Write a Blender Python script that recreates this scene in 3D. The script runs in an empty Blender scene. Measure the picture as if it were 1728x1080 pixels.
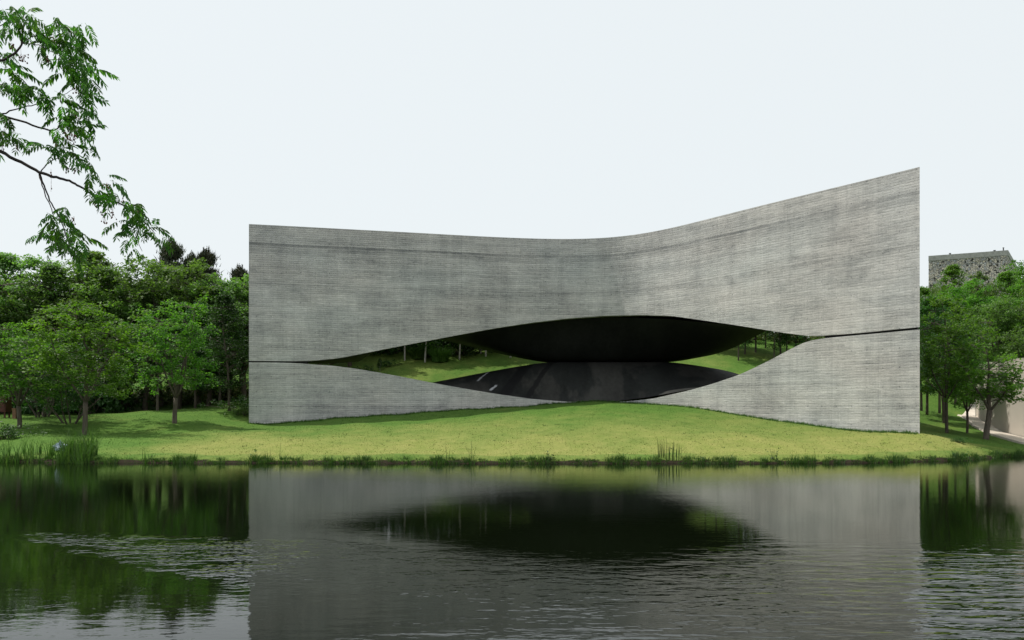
import bpy, math, random
import numpy as np

random.seed(7)
rng = np.random.default_rng(7)
scene = bpy.context.scene
C = scene.collection
F = 1500.0                      # focal length in photo pixels
HOR, CXP, CAMZ = 690.0, 864.0, 2.0

# ------------------------------------------------------------------ camera
cam_data = bpy.data.cameras.new('camera')
cam_data.sensor_fit = 'HORIZONTAL'
cam_data.sensor_width = 36.0
cam_data.lens = 36.0 * F / 1728.0
cam_data.shift_y = (HOR - 540.0) / 1728.0
cam_data.clip_start = 0.1
cam_data.clip_end = 5000
cam = bpy.data.objects.new('camera', cam_data)
C.objects.link(cam)
cam.location = (0, 0, CAMZ)
cam.rotation_euler = (math.radians(90), 0, 0)
scene.camera = cam

# ------------------------------------------------------------------ light
SUN_EL, SUN_AZ = 62.0, 21.0      # sun to the left, a little behind the building
world = bpy.data.worlds.new('World')
scene.world = world
world.use_nodes = True
wn = world.node_tree.nodes
wl = world.node_tree.links
bg = wn['Background']
sky = wn.new('ShaderNodeTexSky')
sky.sky_type = 'NISHITA'
sky.sun_disc = False
sky.sun_elevation = math.radians(SUN_EL)
sky.sun_rotation = math.radians(270 + SUN_AZ)
sky.air_density = 1.0
sky.dust_density = 3.0
sky.ozone_density = 1.0
veil = wn.new('ShaderNodeMixRGB')           # bright summer haze covering the sky
veil.inputs[0].default_value = 0.88
veil.inputs[2].default_value = (9.15, 9.7, 9.85, 1)
wl.new(sky.outputs[0], veil.inputs[1])
wl.new(veil.outputs[0], bg.inputs[0])
bg.inputs[1].default_value = 0.1

sun_data = bpy.data.lights.new('sun', 'SUN')
sun_data.energy = 3.9
sun_data.angle = math.radians(1.0)
sun_data.color = (1.0, 0.95, 0.86)
sun = bpy.data.objects.new('sun', sun_data)
C.objects.link(sun)
e, a = math.radians(SUN_EL), math.radians(SUN_AZ)
from mathutils import Vector
sdir = Vector((-math.cos(a) * math.cos(e), math.sin(a) * math.cos(e), math.sin(e)))
sun.rotation_euler = sdir.to_track_quat('Z', 'Y').to_euler()
sun.location = sdir * 60

vs = scene.view_settings
vs.view_transform = 'Standard'
vs.look = 'None'
vs.exposure = 0.0
vs.gamma = 1.0
vs.use_curve_mapping = False
scene.cycles.max_bounces = 8
scene.cycles.transparent_max_bounces = 4
scene.cycles.caustics_reflective = False
scene.cycles.caustics_refractive = False

# ------------------------------------------------------------------ helpers
def P(px, py, D):
    return ((px - CXP) * D / F, D, CAMZ + (HOR - py) * D / F)

def mesh_np(name, verts, faces, mat=None, smooth=False, uv=None, attrs=None):
    me = bpy.data.meshes.new(name)
    verts = np.asarray(verts, dtype=np.float32)
    if isinstance(faces, np.ndarray):
        k = faces.shape[1]
        n = faces.shape[0]
        me.vertices.add(len(verts))
        me.vertices.foreach_set('co', verts.ravel())
        me.loops.add(n * k)
        me.loops.foreach_set('vertex_index', faces.astype(np.int32).ravel())
        me.polygons.add(n)
        me.polygons.foreach_set('loop_start', np.arange(0, n * k, k, dtype=np.int32))
        me.polygons.foreach_set('loop_total', np.full(n, k, dtype=np.int32))
        me.update(calc_edges=True)
    else:
        me.from_pydata(verts.tolist(), [], faces)
    if uv is not None:
        lay = me.uv_layers.new(name='UVMap')
        li = np.zeros(len(me.loops), dtype=np.int32)
        me.loops.foreach_get('vertex_index', li)
        lay.data.foreach_set('uv', np.asarray(uv, dtype=np.float32)[li].ravel())
    if attrs:
        for k_, v_ in attrs.items():
            at = me.attributes.new(k_, 'FLOAT', 'POINT')
            at.data.foreach_set('value', np.asarray(v_, dtype=np.float32))
    if mat: me.materials.append(mat)
    if smooth:
        me.polygons.foreach_set('use_smooth', np.ones(len(me.polygons), dtype=bool))
    me.update()
    return me

def link(name, me, parent=None):
    o = bpy.data.objects.new(name, me)
    C.objects.link(o)
    if parent: o.parent = parent
    return o

def tag(o, label=None, cat=None, group=None, kind=None):
    if label: o['label'] = label
    if cat: o['category'] = cat
    if group: o['group'] = group
    if kind: o['kind'] = kind
    return o

def empty(name, loc, label, cat, group=None):
    o = bpy.data.objects.new(name, None)
    C.objects.link(o)
    o.location = loc
    o.empty_display_size = 0.3
    return tag(o, label, cat, group)

class MB:
    def __init__(s): s.v = []; s.f = []; s.uv = []
    def box(s, x0, x1, y0, y1, z0, z1):
        b = len(s.v)
        s.v += [(x0,y0,z0),(x1,y0,z0),(x1,y1,z0),(x0,y1,z0),(x0,y0,z1),(x1,y0,z1),(x1,y1,z1),(x0,y1,z1)]
        s.f += [(b,b+3,b+2,b+1),(b+4,b+5,b+6,b+7),(b,b+1,b+5,b+4),(b+1,b+2,b+6,b+5),(b+2,b+3,b+7,b+6),(b+3,b,b+4,b+7)]
    def tube(s, pts, rad, n=6, cap=True):
        b = len(s.v)
        pts = [Vector(p) for p in pts]
        m = len(pts)
        for i, p in enumerate(pts):
            d = (pts[min(i+1, m-1)] - pts[max(i-1, 0)])
            if d.length < 1e-6: d = Vector((0,0,1))
            d.normalize()
            u = d.cross(Vector((0.31, 0.95, 0.02)))
            if u.length < 0.05: u = d.cross(Vector((1,0,0)))
            u.normalize(); w = d.cross(u)
            r = rad[i] if isinstance(rad, (list, tuple)) else rad
            for k in range(n):
                t = 2*math.pi*k/n
                q = p + (u*math.cos(t) + w*math.sin(t))*r
                s.v.append(tuple(q))
        for i in range(m-1):
            for k in range(n):
                k2 = (k+1) % n
                s.f.append((b+i*n+k, b+i*n+k2, b+(i+1)*n+k2, b+(i+1)*n+k))
        if cap:
            s.f.append(tuple(b+(m-1)*n+k for k in range(n)))
            s.f.append(tuple(b+k for k in reversed(range(n))))
    def mesh(s, name, mat, smooth=False):
        return mesh_np(name, s.v, s.f, mat, smooth)

# ------------------------------------------------------------------ materials
def mat_new(name):
    m = bpy.data.materials.new(name)
    m.use_nodes = True
    nt = m.node_tree
    b = nt.nodes['Principled BSDF']
    return m, nt, nt.nodes, nt.links, b

def N(nt, t, **kw):
    n = nt.nodes.new(t)
    for k, v in kw.items():
        if k.startswith('i_'): n.inputs[k[2:].replace('_', ' ')].default_value = v
        else: setattr(n, k, v)
    return n

def noise(nt, vec, scale, detail=4, rough=0.55, dist=0.0):
    n = nt.nodes.new('ShaderNodeTexNoise')
    n.inputs['Scale'].default_value = scale
    n.inputs['Detail'].default_value = detail
    n.inputs['Roughness'].default_value = rough
    n.inputs['Distortion'].default_value = dist
    if vec is not None: nt.links.new(vec, n.inputs['Vector'])
    return n.outputs['Fac']

def mapping(nt, vec, sc, loc=(0,0,0), rot=(0,0,0)):
    n = nt.nodes.new('ShaderNodeMapping')
    n.inputs['Scale'].default_value = sc
    n.inputs['Location'].default_value = loc
    n.inputs['Rotation'].default_value = rot
    nt.links.new(vec, n.inputs['Vector'])
    return n.outputs[0]

def maprange(nt, v, a, b, c=0.0, d=1.0, smooth=False):
    n = nt.nodes.new('ShaderNodeMapRange')
    if smooth: n.interpolation_type = 'SMOOTHSTEP'
    for i, x in enumerate((a, b, c, d)): n.inputs[i+1].default_value = x
    nt.links.new(v, n.inputs[0])
    return n.outputs[0]

def math_(nt, op, a, b=None, c=None):
    n = nt.nodes.new('ShaderNodeMath'); n.operation = op
    for i, x in enumerate((a, b, c)):
        if x is None: continue
        if isinstance(x, (int, float)): n.inputs[i].default_value = x
        else: nt.links.new(x, n.inputs[i])
    return n.outputs[0]

def mix(nt, f, a, b, op='MIX'):
    n = nt.nodes.new('ShaderNodeMixRGB'); n.blend_type = op
    for i, x in enumerate((f, a, b)):
        if isinstance(x, (int, float)): n.inputs[i].default_value = x
        elif isinstance(x, tuple): n.inputs[i].default_value = (*x, 1) if len(x) == 3 else x
        else: nt.links.new(x, n.inputs[i])
    return n.outputs[0]

def bump(nt, h, strength, dist, nrm=None):
    n = nt.nodes.new('ShaderNodeBump')
    n.inputs['Strength'].default_value = strength
    n.inputs['Distance'].default_value = dist
    nt.links.new(h, n.inputs['Height'])
    if nrm is not None: nt.links.new(nrm, n.inputs['Normal'])
    return n.outputs[0]

def concrete_material(name, light, dark, uvmode=True):
    """board-marked concrete; UV u = metres along the wall, v = metres up (v scaled so joints follow the top edge)"""
    m, nt, ns, ls, b = mat_new(name)
    tc = ns.new('ShaderNodeTexCoord')
    uv = tc.outputs['UV']
    sep = ns.new('ShaderNodeSeparateXYZ'); ls.new(uv, sep.inputs[0])
    u, v = sep.outputs[0], sep.outputs[1]
    # board rows
    wob = noise(nt, mapping(nt, uv, (0.25, 0.5, 1)), 1.0, 3)
    v2 = math_(nt, 'ADD', v, math_(nt, 'MULTIPLY', wob, 0.10))
    row = math_(nt, 'FLOOR', math_(nt, 'DIVIDE', v2, 0.12))
    wn_ = ns.new('ShaderNodeTexWhiteNoise'); wn_.noise_dimensions = '1D'
    ls.new(row, wn_.inputs['W'])
    off = math_(nt, 'MULTIPLY', wn_.outputs['Value'], 9.0)
    seg = math_(nt, 'FLOOR', math_(nt, 'DIVIDE', math_(nt, 'ADD', u, off), 2.3))
    cmb = ns.new('ShaderNodeCombineXYZ'); ls.new(row, cmb.inputs[0]); ls.new(seg, cmb.inputs[1])
    w2 = ns.new('ShaderNodeTexWhiteNoise'); w2.noise_dimensions = '3D'; ls.new(cmb.outputs[0], w2.inputs['Vector'])
    board = w2.outputs['Value']
    fr = math_(nt, 'FRACT', math_(nt, 'DIVIDE', v2, 0.12))
    jn = math_(nt, 'LESS_THAN', fr, 0.20)
    # streaks and blotches
    fine = noise(nt, mapping(nt, uv, (1.5, 11.0, 1)), 1.0, 8, 0.74)
    dash = noise(nt, mapping(nt, uv, (2.6, 24.0, 1), (3.7, 1.1, 0)), 1.0, 4, 0.65)
    blot = noise(nt, mapping(nt, uv, (0.33, 0.5, 1), (11, 3, 0)), 1.0, 7, 0.62, 0.6)
    vert = noise(nt, mapping(nt, uv, (1.5, 0.13, 1), (5, 0, 0)), 1.0, 6, 0.62)
    grain = noise(nt, mapping(nt, uv, (12, 26, 1)), 1.0, 4, 0.7)
    patch = noise(nt, mapping(nt, uv, (0.12, 0.9, 1), (2, 7, 0)), 1.0, 5, 0.6)
    weave = noise(nt, mapping(nt, uv, (11.0, 0.8, 1), (2, 5, 0)), 1.0, 4, 0.6)
    acc = math_(nt, 'MULTIPLY', math_(nt, 'SUBTRACT', fine, 0.5), 0.75)
    for s_, k_ in ((board, 0.17), (blot, 0.80), (vert, 0.42), (weave, 0.28), (grain, 0.80), (patch, 0.50), (dash, 0.80)):
        acc = math_(nt, 'ADD', acc, math_(nt, 'MULTIPLY', math_(nt, 'SUBTRACT', s_, 0.5), k_))
    f = math_(nt, 'ADD', acc, 0.5)
    f = math_(nt, 'SUBTRACT', f, math_(nt, 'MULTIPLY', jn, math_(nt, 'MULTIPLY', maprange(nt, dash, 0.38, 0.58), 0.25)))
    # pour joints: darker bands that follow the top edge
    for vj, wid, st in ((11.32, 0.10, 0.34), (11.12, 0.30, 0.16), (9.06, 0.07, 0.16), (8.9, 0.28, 0.07), (10.0, 0.05, 0.10), (6.9, 0.05, 0.10), (2.12, 0.04, 0.14), (2.95, 0.03, 0.08), (0.25, 0.4, 0.10)):
        dj = math_(nt, 'ABSOLUTE', math_(nt, 'SUBTRACT', v2, vj + 0.05))
        kj = maprange(nt, dj, 0.0, wid, st, 0.0, True)
        kj = math_(nt, 'MULTIPLY', kj, maprange(nt, patch, 0.35, 0.65, 0.45, 1.25))
        f = math_(nt, 'SUBTRACT', f, kj)
    # vertical formwork panel joints, faint
    fu = math_(nt, 'FRACT', math_(nt, 'DIVIDE', u, 2.44))
    ju = math_(nt, 'LESS_THAN', fu, 0.012)
    f = math_(nt, 'SUBTRACT', f, math_(nt, 'MULTIPLY', ju, 0.10))
    # tie holes
    hu = math_(nt, 'SUBTRACT', math_(nt, 'FRACT', math_(nt, 'DIVIDE', u, 0.81)), 0.5)
    hv = math_(nt, 'SUBTRACT', math_(nt, 'FRACT', math_(nt, 'DIVIDE', v, 0.85)), 0.5)
    hd = math_(nt, 'ADD', math_(nt, 'MULTIPLY', hu, hu), math_(nt, 'MULTIPLY', hv, hv))
    f = math_(nt, 'SUBTRACT', f, math_(nt, 'MULTIPLY', math_(nt, 'LESS_THAN', hd, 0.0016), 0.28))
    fcl = maprange(nt, f, -0.02, 0.98)
    col = mix(nt, fcl, dark, light)
    cool = noise(nt, mapping(nt, uv, (0.18, 0.35, 1), (31, 9, 0)), 1.0, 4)
    col = mix(nt, maprange(nt, cool, 0.35, 0.7, 0.0, 0.6), col, (0.90, 0.99, 1.03), 'MULTIPLY')
    ls.new(col, b.inputs['Base Color'])
    b.inputs['Roughness'].default_value = 0.82
    hgt = math_(nt, 'ADD', math_(nt, 'MULTIPLY', fine, 1.0), math_(nt, 'MULTIPLY', grain, 0.5))
    hgt = math_(nt, 'SUBTRACT', hgt, math_(nt, 'MULTIPLY', jn, 0.4))
    ls.new(bump(nt, hgt, 0.8, 0.02), b.inputs['Normal'])
    return m

M_conc = concrete_material('board_marked_concrete', (0.76, 0.72, 0.69), (0.155, 0.155, 0.16))

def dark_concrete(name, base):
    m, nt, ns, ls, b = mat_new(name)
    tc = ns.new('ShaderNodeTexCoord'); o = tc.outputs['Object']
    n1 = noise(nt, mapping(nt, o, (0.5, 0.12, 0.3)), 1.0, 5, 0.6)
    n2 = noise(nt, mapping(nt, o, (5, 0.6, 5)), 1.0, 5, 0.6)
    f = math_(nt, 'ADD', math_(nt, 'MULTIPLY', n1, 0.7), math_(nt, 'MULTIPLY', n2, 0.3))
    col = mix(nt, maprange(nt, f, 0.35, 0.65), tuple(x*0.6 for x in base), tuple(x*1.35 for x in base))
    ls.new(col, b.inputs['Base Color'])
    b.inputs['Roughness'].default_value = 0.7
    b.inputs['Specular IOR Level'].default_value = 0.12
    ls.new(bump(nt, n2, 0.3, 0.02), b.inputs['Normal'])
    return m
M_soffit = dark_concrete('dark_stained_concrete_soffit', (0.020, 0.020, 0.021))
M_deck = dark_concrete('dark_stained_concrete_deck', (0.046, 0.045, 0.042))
def _deck_lit_streaks(m):  # paints streaks of light into the deck colour, with darker bands beside them
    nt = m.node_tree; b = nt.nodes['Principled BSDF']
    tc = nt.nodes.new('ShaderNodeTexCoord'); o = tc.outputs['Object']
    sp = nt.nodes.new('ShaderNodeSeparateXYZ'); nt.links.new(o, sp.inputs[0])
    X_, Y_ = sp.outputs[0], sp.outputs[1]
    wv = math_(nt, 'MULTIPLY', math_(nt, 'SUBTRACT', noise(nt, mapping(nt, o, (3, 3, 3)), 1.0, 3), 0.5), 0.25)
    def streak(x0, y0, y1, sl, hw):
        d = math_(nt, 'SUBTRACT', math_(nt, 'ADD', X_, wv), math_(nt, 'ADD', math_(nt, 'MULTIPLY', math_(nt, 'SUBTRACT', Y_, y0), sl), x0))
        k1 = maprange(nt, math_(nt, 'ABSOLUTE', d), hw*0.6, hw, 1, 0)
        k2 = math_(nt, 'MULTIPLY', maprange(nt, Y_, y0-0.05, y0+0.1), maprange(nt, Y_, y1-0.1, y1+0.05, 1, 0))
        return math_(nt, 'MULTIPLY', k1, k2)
    k = math_(nt, 'MAXIMUM', streak(-4.15, -0.4, 1.5, 0.38, 0.085), streak(-3.35, -1.45, -0.75, 0.55, 0.10))  # pale streaks: light painted as colour
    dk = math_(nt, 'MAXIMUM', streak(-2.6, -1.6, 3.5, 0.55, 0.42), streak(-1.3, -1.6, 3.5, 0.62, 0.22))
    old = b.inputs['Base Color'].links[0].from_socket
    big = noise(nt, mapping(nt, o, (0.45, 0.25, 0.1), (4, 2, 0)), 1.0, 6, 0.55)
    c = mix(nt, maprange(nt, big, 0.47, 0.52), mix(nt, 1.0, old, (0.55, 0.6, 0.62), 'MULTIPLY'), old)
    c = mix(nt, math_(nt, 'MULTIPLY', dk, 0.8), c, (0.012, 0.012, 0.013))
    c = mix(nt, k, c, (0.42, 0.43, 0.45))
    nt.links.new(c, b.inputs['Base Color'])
_deck_lit_streaks(M_deck)

def plain(name, col, rough=0.7, nscale=4.0, var=0.25, metal=0.0):
    m, nt, ns, ls, b = mat_new(name)
    tc = ns.new('ShaderNodeTexCoord')
    n = noise(nt, tc.outputs['Object'], nscale, 5, 0.6)
    c = mix(nt, maprange(nt, n, 0.3, 0.7), tuple(x*(1-var) for x in col), tuple(min(1, x*(1+var)) for x in col))
    ls.new(c, b.inputs['Base Color'])
    b.inputs['Roughness'].default_value = rough
    b.inputs['Metallic'].default_value = metal
    ls.new(bump(nt, n, 0.3, 0.02), b.inputs['Normal'])
    return m
M_roof = plain('roof_concrete', (0.30, 0.30, 0.29), 0.85)
M_plaster = plain('pale_smooth_plaster', (0.50, 0.455, 0.40), 0.8, 0.6, 0.06)
M_path = plain('pale_gravel_path', (0.62, 0.55, 0.47), 0.9, 3.0, 0.10)
M_rust = plain('rust_brown_metal', (0.085, 0.022, 0.014), 0.7, 6, 0.4)
M_post = plain('brown_timber', (0.20, 0.10, 0.06), 0.8, 8, 0.3)
M_bag = plain('pale_blue_plastic', (0.42, 0.50, 0.62), 0.4, 9, 0.2)
M_darkmetal = plain('dark_metal', (0.05, 0.05, 0.05), 0.5, 9, 0.2)
M_berry = plain('dry_brown_berry', (0.20, 0.085, 0.05), 0.6, 30, 0.4)

def bark(name, col):
    m, nt, ns, ls, b = mat_new(name)
    tc = ns.new('ShaderNodeTexCoord')
    n = noise(nt, mapping(nt, tc.outputs['Object'], (14, 14, 3)), 1.0, 6, 0.65)
    c = mix(nt, maprange(nt, n, 0.3, 0.7), tuple(x*0.55 for x in col), tuple(x*1.35 for x in col))
    ls.new(c, b.inputs['Base Color']); b.inputs['Roughness'].default_value = 0.9
    ls.new(bump(nt, n, 0.8, 0.03), b.inputs['Normal'])
    return m
M_bark = bark('grey_brown_bark', (0.105, 0.085, 0.065))
M_barkpale = bark('whitewashed_bark', (0.50, 0.48, 0.44))
M_barkdark = bark('dark_branch_bark', (0.045, 0.036, 0.032))

def leafmat(name, c1, c2, c3, transl=0.45, obvar=0.35, rough=0.55):
    m, nt, ns, ls, b = mat_new(name)
    geo = ns.new('ShaderNodeNewGeometry')
    tc = ns.new('ShaderNodeTexCoord')
    oi = ns.new('ShaderNodeObjectInfo')
    clump = noise(nt, tc.outputs['Object'], 0.9, 4, 0.6)
    r = geo.outputs['Random Per Island']
    c = mix(nt, maprange(nt, clump, 0.33, 0.67), c1, c2)
    c = mix(nt, maprange(nt, r, 0.72, 1.0, 0, 0.6), c, c3)
    v = maprange(nt, r, 0, 1, 0.75, 1.2)
    vv = math_(nt, 'MULTIPLY', v, maprange(nt, oi.outputs['Random'], 0, 1, 1-obvar, 1+obvar*0.6))
    hs = ns.new('ShaderNodeHueSaturation')
    ls.new(c, hs.inputs['Color']); ls.new(vv, hs.inputs['Value'])
    ls.new(maprange(nt, oi.outputs['Random'], 0, 1, 0.488, 0.515), hs.inputs['Hue'])
    ls.new(hs.outputs[0], b.inputs['Base Color'])
    b.inputs['Roughness'].default_value = rough
    b.inputs['Specular IOR Level'].default_value = 0.35
    tr = ns.new('ShaderNodeBsdfTranslucent')
    tcol = mix(nt, 1.0, hs.outputs[0], (1.1, 1.35, 0.45), 'MULTIPLY')
    ls.new(tcol, tr.inputs[0])
    ms = ns.new('ShaderNodeMixShader'); ms.inputs[0].default_value = transl
    ls.new(b.outputs[0], ms.inputs[1]); ls.new(tr.outputs[0], ms.inputs[2])
    ls.new(ms.outputs[0], ns['Material Output'].inputs[0])
    return m
M_leaf = leafmat('broad_leaf', (0.070, 0.180, 0.026), (0.135, 0.270, 0.036), (0.20, 0.32, 0.07), 0.5, 0.18)
M_leafback = leafmat('wood_leaf', (0.078, 0.150, 0.048), (0.160, 0.260, 0.068), (0.20, 0.28, 0.12), 0.5)
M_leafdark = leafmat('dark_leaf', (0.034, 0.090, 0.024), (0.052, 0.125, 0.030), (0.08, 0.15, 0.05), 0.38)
M_needle = leafmat('pine_needle', (0.040, 0.060, 0.030), (0.058, 0.072, 0.036), (0.11, 0.085, 0.05), 0.15)
M_leafnear = leafmat('pinnate_leaf', (0.045, 0.135, 0.022), (0.085, 0.210, 0.034), (0.18, 0.30, 0.10), 0.55, 0.25)
M_bush = leafmat('scrub_leaf', (0.07, 0.13, 0.03), (0.13, 0.16, 0.05), (0.22, 0.13, 0.06), 0.3)
M_reed = leafmat('reed_blade', (0.055, 0.150, 0.032), (0.090, 0.20, 0.045), (0.16, 0.24, 0.08), 0.45)
M_shore = leafmat('bank_grass_blade', (0.030, 0.075, 0.014), (0.065, 0.135, 0.024), (0.11, 0.12, 0.05), 0.30)
M_orn = leafmat('ornamental_grass_blade', (0.06, 0.14, 0.02), (0.10, 0.19, 0.03), (0.14, 0.2, 0.06), 0.3)

# ground
def ground_material():
    m, nt, ns, ls, b = mat_new('lawn')
    tc = ns.new('ShaderNodeTexCoord'); o = tc.outputs['Object']
    at = ns.new('ShaderNodeAttribute'); at.attribute_name = 'dry'
    at2 = ns.new('ShaderNodeAttribute'); at2.attribute_name = 'soil'
    n1 = noise(nt, mapping(nt, o, (0.35, 0.22, 0.3)), 1.0, 6, 0.62)
    n2 = noise(nt, mapping(nt, o, (22, 8, 14)), 1.0, 5, 0.65)
    n3 = noise(nt, mapping(nt, o, (1.6, 1.1, 1)), 1.0, 5, 0.65)
    green = mix(nt, maprange(nt, n3, 0.3, 0.7), (0.060, 0.130, 0.022), (0.095, 0.175, 0.032))
    dryc = mix(nt, maprange(nt, n3, 0.3, 0.7), (0.165, 0.205, 0.048), (0.245, 0.250, 0.080))
    d = math_(nt, 'ADD', at.outputs['Fac'], math_(nt, 'MULTIPLY', math_(nt, 'SUBTRACT', n1, 0.5), 1.5))
    c = mix(nt, maprange(nt, d, 0.1, 0.9), green, dryc)
    c = mix(nt, maprange(nt, n2, 0.3, 0.7, 0.0, 1.0), mix(nt, 1.0, c, (0.70, 0.73, 0.68), 'MULTIPLY'), mix(nt, 1.0, c, (1.24, 1.21, 1.18), 'MULTIPLY'))
    sn = math_(nt, 'ADD', at2.outputs['Fac'], math_(nt, 'MULTIPLY', math_(nt, 'SUBTRACT', n3, 0.5), 0.6))
    c = mix(nt, maprange(nt, sn, 0.35, 0.65), c, (0.030, 0.024, 0.015))
    ls.new(c, b.inputs['Base Color'])
    b.inputs['Roughness'].default_value = 0.95
    b.inputs['Specular IOR Level'].default_value = 0.1
    ls.new(bump(nt, n2, 0.35, 0.03), b.inputs['Normal'])
    return m
M_ground = ground_material()

def water_material():
    m, nt, ns, ls, b = mat_new('pond_water')
    tc = ns.new('ShaderNodeTexCoord'); o = tc.outputs['Object']
    b.inputs['Base Color'].default_value = (0.003, 0.005, 0.002, 1)
    b.inputs['Roughness'].default_value = 0.015
    b.inputs['IOR'].default_value = 1.29
    # wind patches: a calm far strip, a ruffled tongue left of the middle, long ripples to the right
    sep = ns.new('ShaderNodeSeparateXYZ'); ls.new(o, sep.inputs[0])
    x, y = sep.outputs[0], sep.outputs[1]
    warp = math_(nt, 'MULTIPLY', math_(nt, 'SUBTRACT', noise(nt, mapping(nt, o, (0.35, 0.35, 1)), 1.0, 3), 0.5), 3.0)
    # tongue centred on a line, running right and towards the viewer
    yl = math_(nt, 'ADD', math_(nt, 'MULTIPLY', x, -0.50), 10.25)
    dy = math_(nt, 'ABSOLUTE', math_(nt, 'SUBTRACT', math_(nt, 'ADD', y, math_(nt, 'MULTIPLY', warp, 0.45)), yl))
    wd = maprange(nt, x, -8.0, -3.0, 0.35, 1.5)
    tong = maprange(nt, math_(nt, 'DIVIDE', dy, wd), 0.7, 1.35, 1.0, 0.0, True)
    tong = math_(nt, 'MULTIPLY', tong, maprange(nt, x, -8.4, -7.2, 0.0, 1.0, True))
    tong = math_(nt, 'MULTIPLY', tong, maprange(nt, x, -3.3, -2.0, 1.0, 0.30, True))
    r1 = math_(nt, 'MULTIPLY', maprange(nt, math_(nt, 'ADD', x, math_(nt, 'MULTIPLY', warp, 0.5)), 1.0, 5.0, 0.0, 1.0, True), maprange(nt, y, 14.5, 10, 0.0, 1.0, True))
    r1 = math_(nt, 'ADD', r1, math_(nt, 'MULTIPLY', maprange(nt, x, -2.6, -0.5, 0.0, 0.15, True), maprange(nt, y, 13.5, 10, 0.0, 1.0, True)))
    mid = maprange(nt, y, 24, 14, 0.0, 1.0, True)
    ripN = ns.new('ShaderNodeTexNoise'); ripN.inputs['Scale'].default_value = 1.0; ripN.inputs['Detail'].default_value = 3
    ls.new(mapping(nt, o, (3.2, 6.0, 1)), ripN.inputs['Vector'])
    fine = noise(nt, mapping(nt, o, (9, 17, 1)), 1.0, 3, 0.55)
    big = noise(nt, mapping(nt, o, (1.3, 3.8, 1), (0, 0, 0), (0, 0, math.radians(20))), 1.0, 3, 0.5, 0.4)
    dots = noise(nt, mapping(nt, o, (5.5, 9.0, 1)), 1.0, 2.0, 0.45)

    slow = noise(nt, mapping(nt, o, (0.6, 1.0, 1)), 1.0, 2)
    h = math_(nt, 'MULTIPLY', fine, maprange(nt, y, 12, 26, 0.0003, 0.0013))
    h = math_(nt, 'ADD', h, math_(nt, 'MULTIPLY', slow, 0.0016))
    h = math_(nt, 'ADD', h, math_(nt, 'MULTIPLY', math_(nt, 'MULTIPLY', ripN.outputs['Fac'], math_(nt, 'MULTIPLY', mid, maprange(nt, y, 13, 9, 1.0, 2.6))), 0.0007))
    h = math_(nt, 'ADD', h, math_(nt, 'MULTIPLY', math_(nt, 'MULTIPLY', dots, math_(nt, 'MULTIPLY', tong, maprange(nt, noise(nt, mapping(nt, o, (1.1, 1.6, 1), (7, 3, 0)), 1.0, 3, 0.6), 0.36, 0.60, 0.25, 1.25))), 0.0150))
    h = math_(nt, 'ADD', h, math_(nt, 'MULTIPLY', math_(nt, 'MULTIPLY', big, r1), 0.034))
    ls.new(bump(nt, h, 1.0, 1.0), b.inputs['Normal'])
    return m
M_water = water_material()

# ------------------------------------------------------------------ terrain
def shore(x):
    x = np.asarray(x, dtype=float)
    s = np.interp(x, [-60, -30, -19, -15, 0, 12, 17, 20, 24, 34, 60], [30, 32.5, 33.4, 32.9, 32.5, 32.7, 34.2, 36.6, 38.2, 41, 46])
    return s + 0.10*np.sin(x*1.3) + 0.07*np.sin(x*3.1 + 1) + 0.04*np.sin(x*7.7)

top_px  = [420, 500, 600, 700, 800, 900, 980, 1040, 1100, 1139, 1208, 1278, 1347, 1417, 1486, 1552]
top_py  = [378, 382, 387.5, 392.5, 398.5, 403, 404.3, 401.5, 393.5, 384, 366, 348.5, 331.5, 314.5, 298, 281.5]
WTOP = 12.4
D_k = [F*(WTOP-CAMZ)/(HOR-t) for t in top_py]
def Dwall(px):
    return np.interp(px, _pxs, _Ds)
# smooth the plan curve a little so that the wall has no facets
_pxs = np.linspace(420, 1552, 400)

up_px = [420, 490, 525, 575, 650, 712, 775, 832, 894, 957, 1020, 1082, 1132, 1189, 1256, 1311, 1355, 1378, 1450, 1552]
up_py = [609, 609.5, 609, 604, 589, 577, 565, 554.5, 545, 537.5, 533, 531.7, 533, 541, 551, 560, 566, 567.3, 562, 551.8]
lo_px = [420, 470, 500, 560, 600, 650, 700, 740, 800, 840, 900, 960, 1000, 1050, 1100, 1160, 1200, 1250, 1300, 1330, 1357, 1378, 1400, 1450, 1552]
lo_py = [611.6, 611.8, 612.8, 617, 622, 630.5, 640, 648, 658.5, 665, 673.5, 678, 678.6, 678, 673, 659.5, 648.5, 631.5, 607.5, 591, 577.5, 572.5, 570, 565.3, 556]
gr_px = [420, 500, 575, 675, 750, 832, 932, 982, 1057, 1107, 1157, 1207, 1264, 1311, 1366, 1422, 1487, 1552]
gr_py = [714, 711, 705, 698.5, 694, 688, 681.5, 679.5, 679, 682.5, 687.5, 694, 702, 710, 717.5, 724, 729, 733]
def smooth_curve(xs, ys, q, w=9.0):
    xs = np.array(xs, float); ys = np.array(ys, float)
    fine_x = np.linspace(xs[0], xs[-1], 1200)
    fy = np.interp(fine_x, xs, ys)
    sg = w/(fine_x[1]-fine_x[0])
    k = np.exp(-0.5*(np.arange(-int(3*sg), int(3*sg)+1)/sg)**2); k /= k.sum()
    pad = len(k)//2
    fp = np.concatenate([2*fy[0]-fy[1:pad+1][::-1], fy, 2*fy[-1]-fy[-pad-1:-1][::-1]])
    return np.interp(q, fine_x, np.convolve(fp, k, 'valid'))
_tp = smooth_curve(top_px, top_py, _pxs, 46)
_Ds = F*(WTOP-CAMZ)/(HOR-_tp)
def zup(px):  return CAMZ + (HOR - smooth_curve(up_px, up_py, px, 7))*Dwall(px)/F
def zlo(px):  return CAMZ + (HOR - smooth_curve(lo_px, lo_py, px, 7))*Dwall(px)/F
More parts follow.
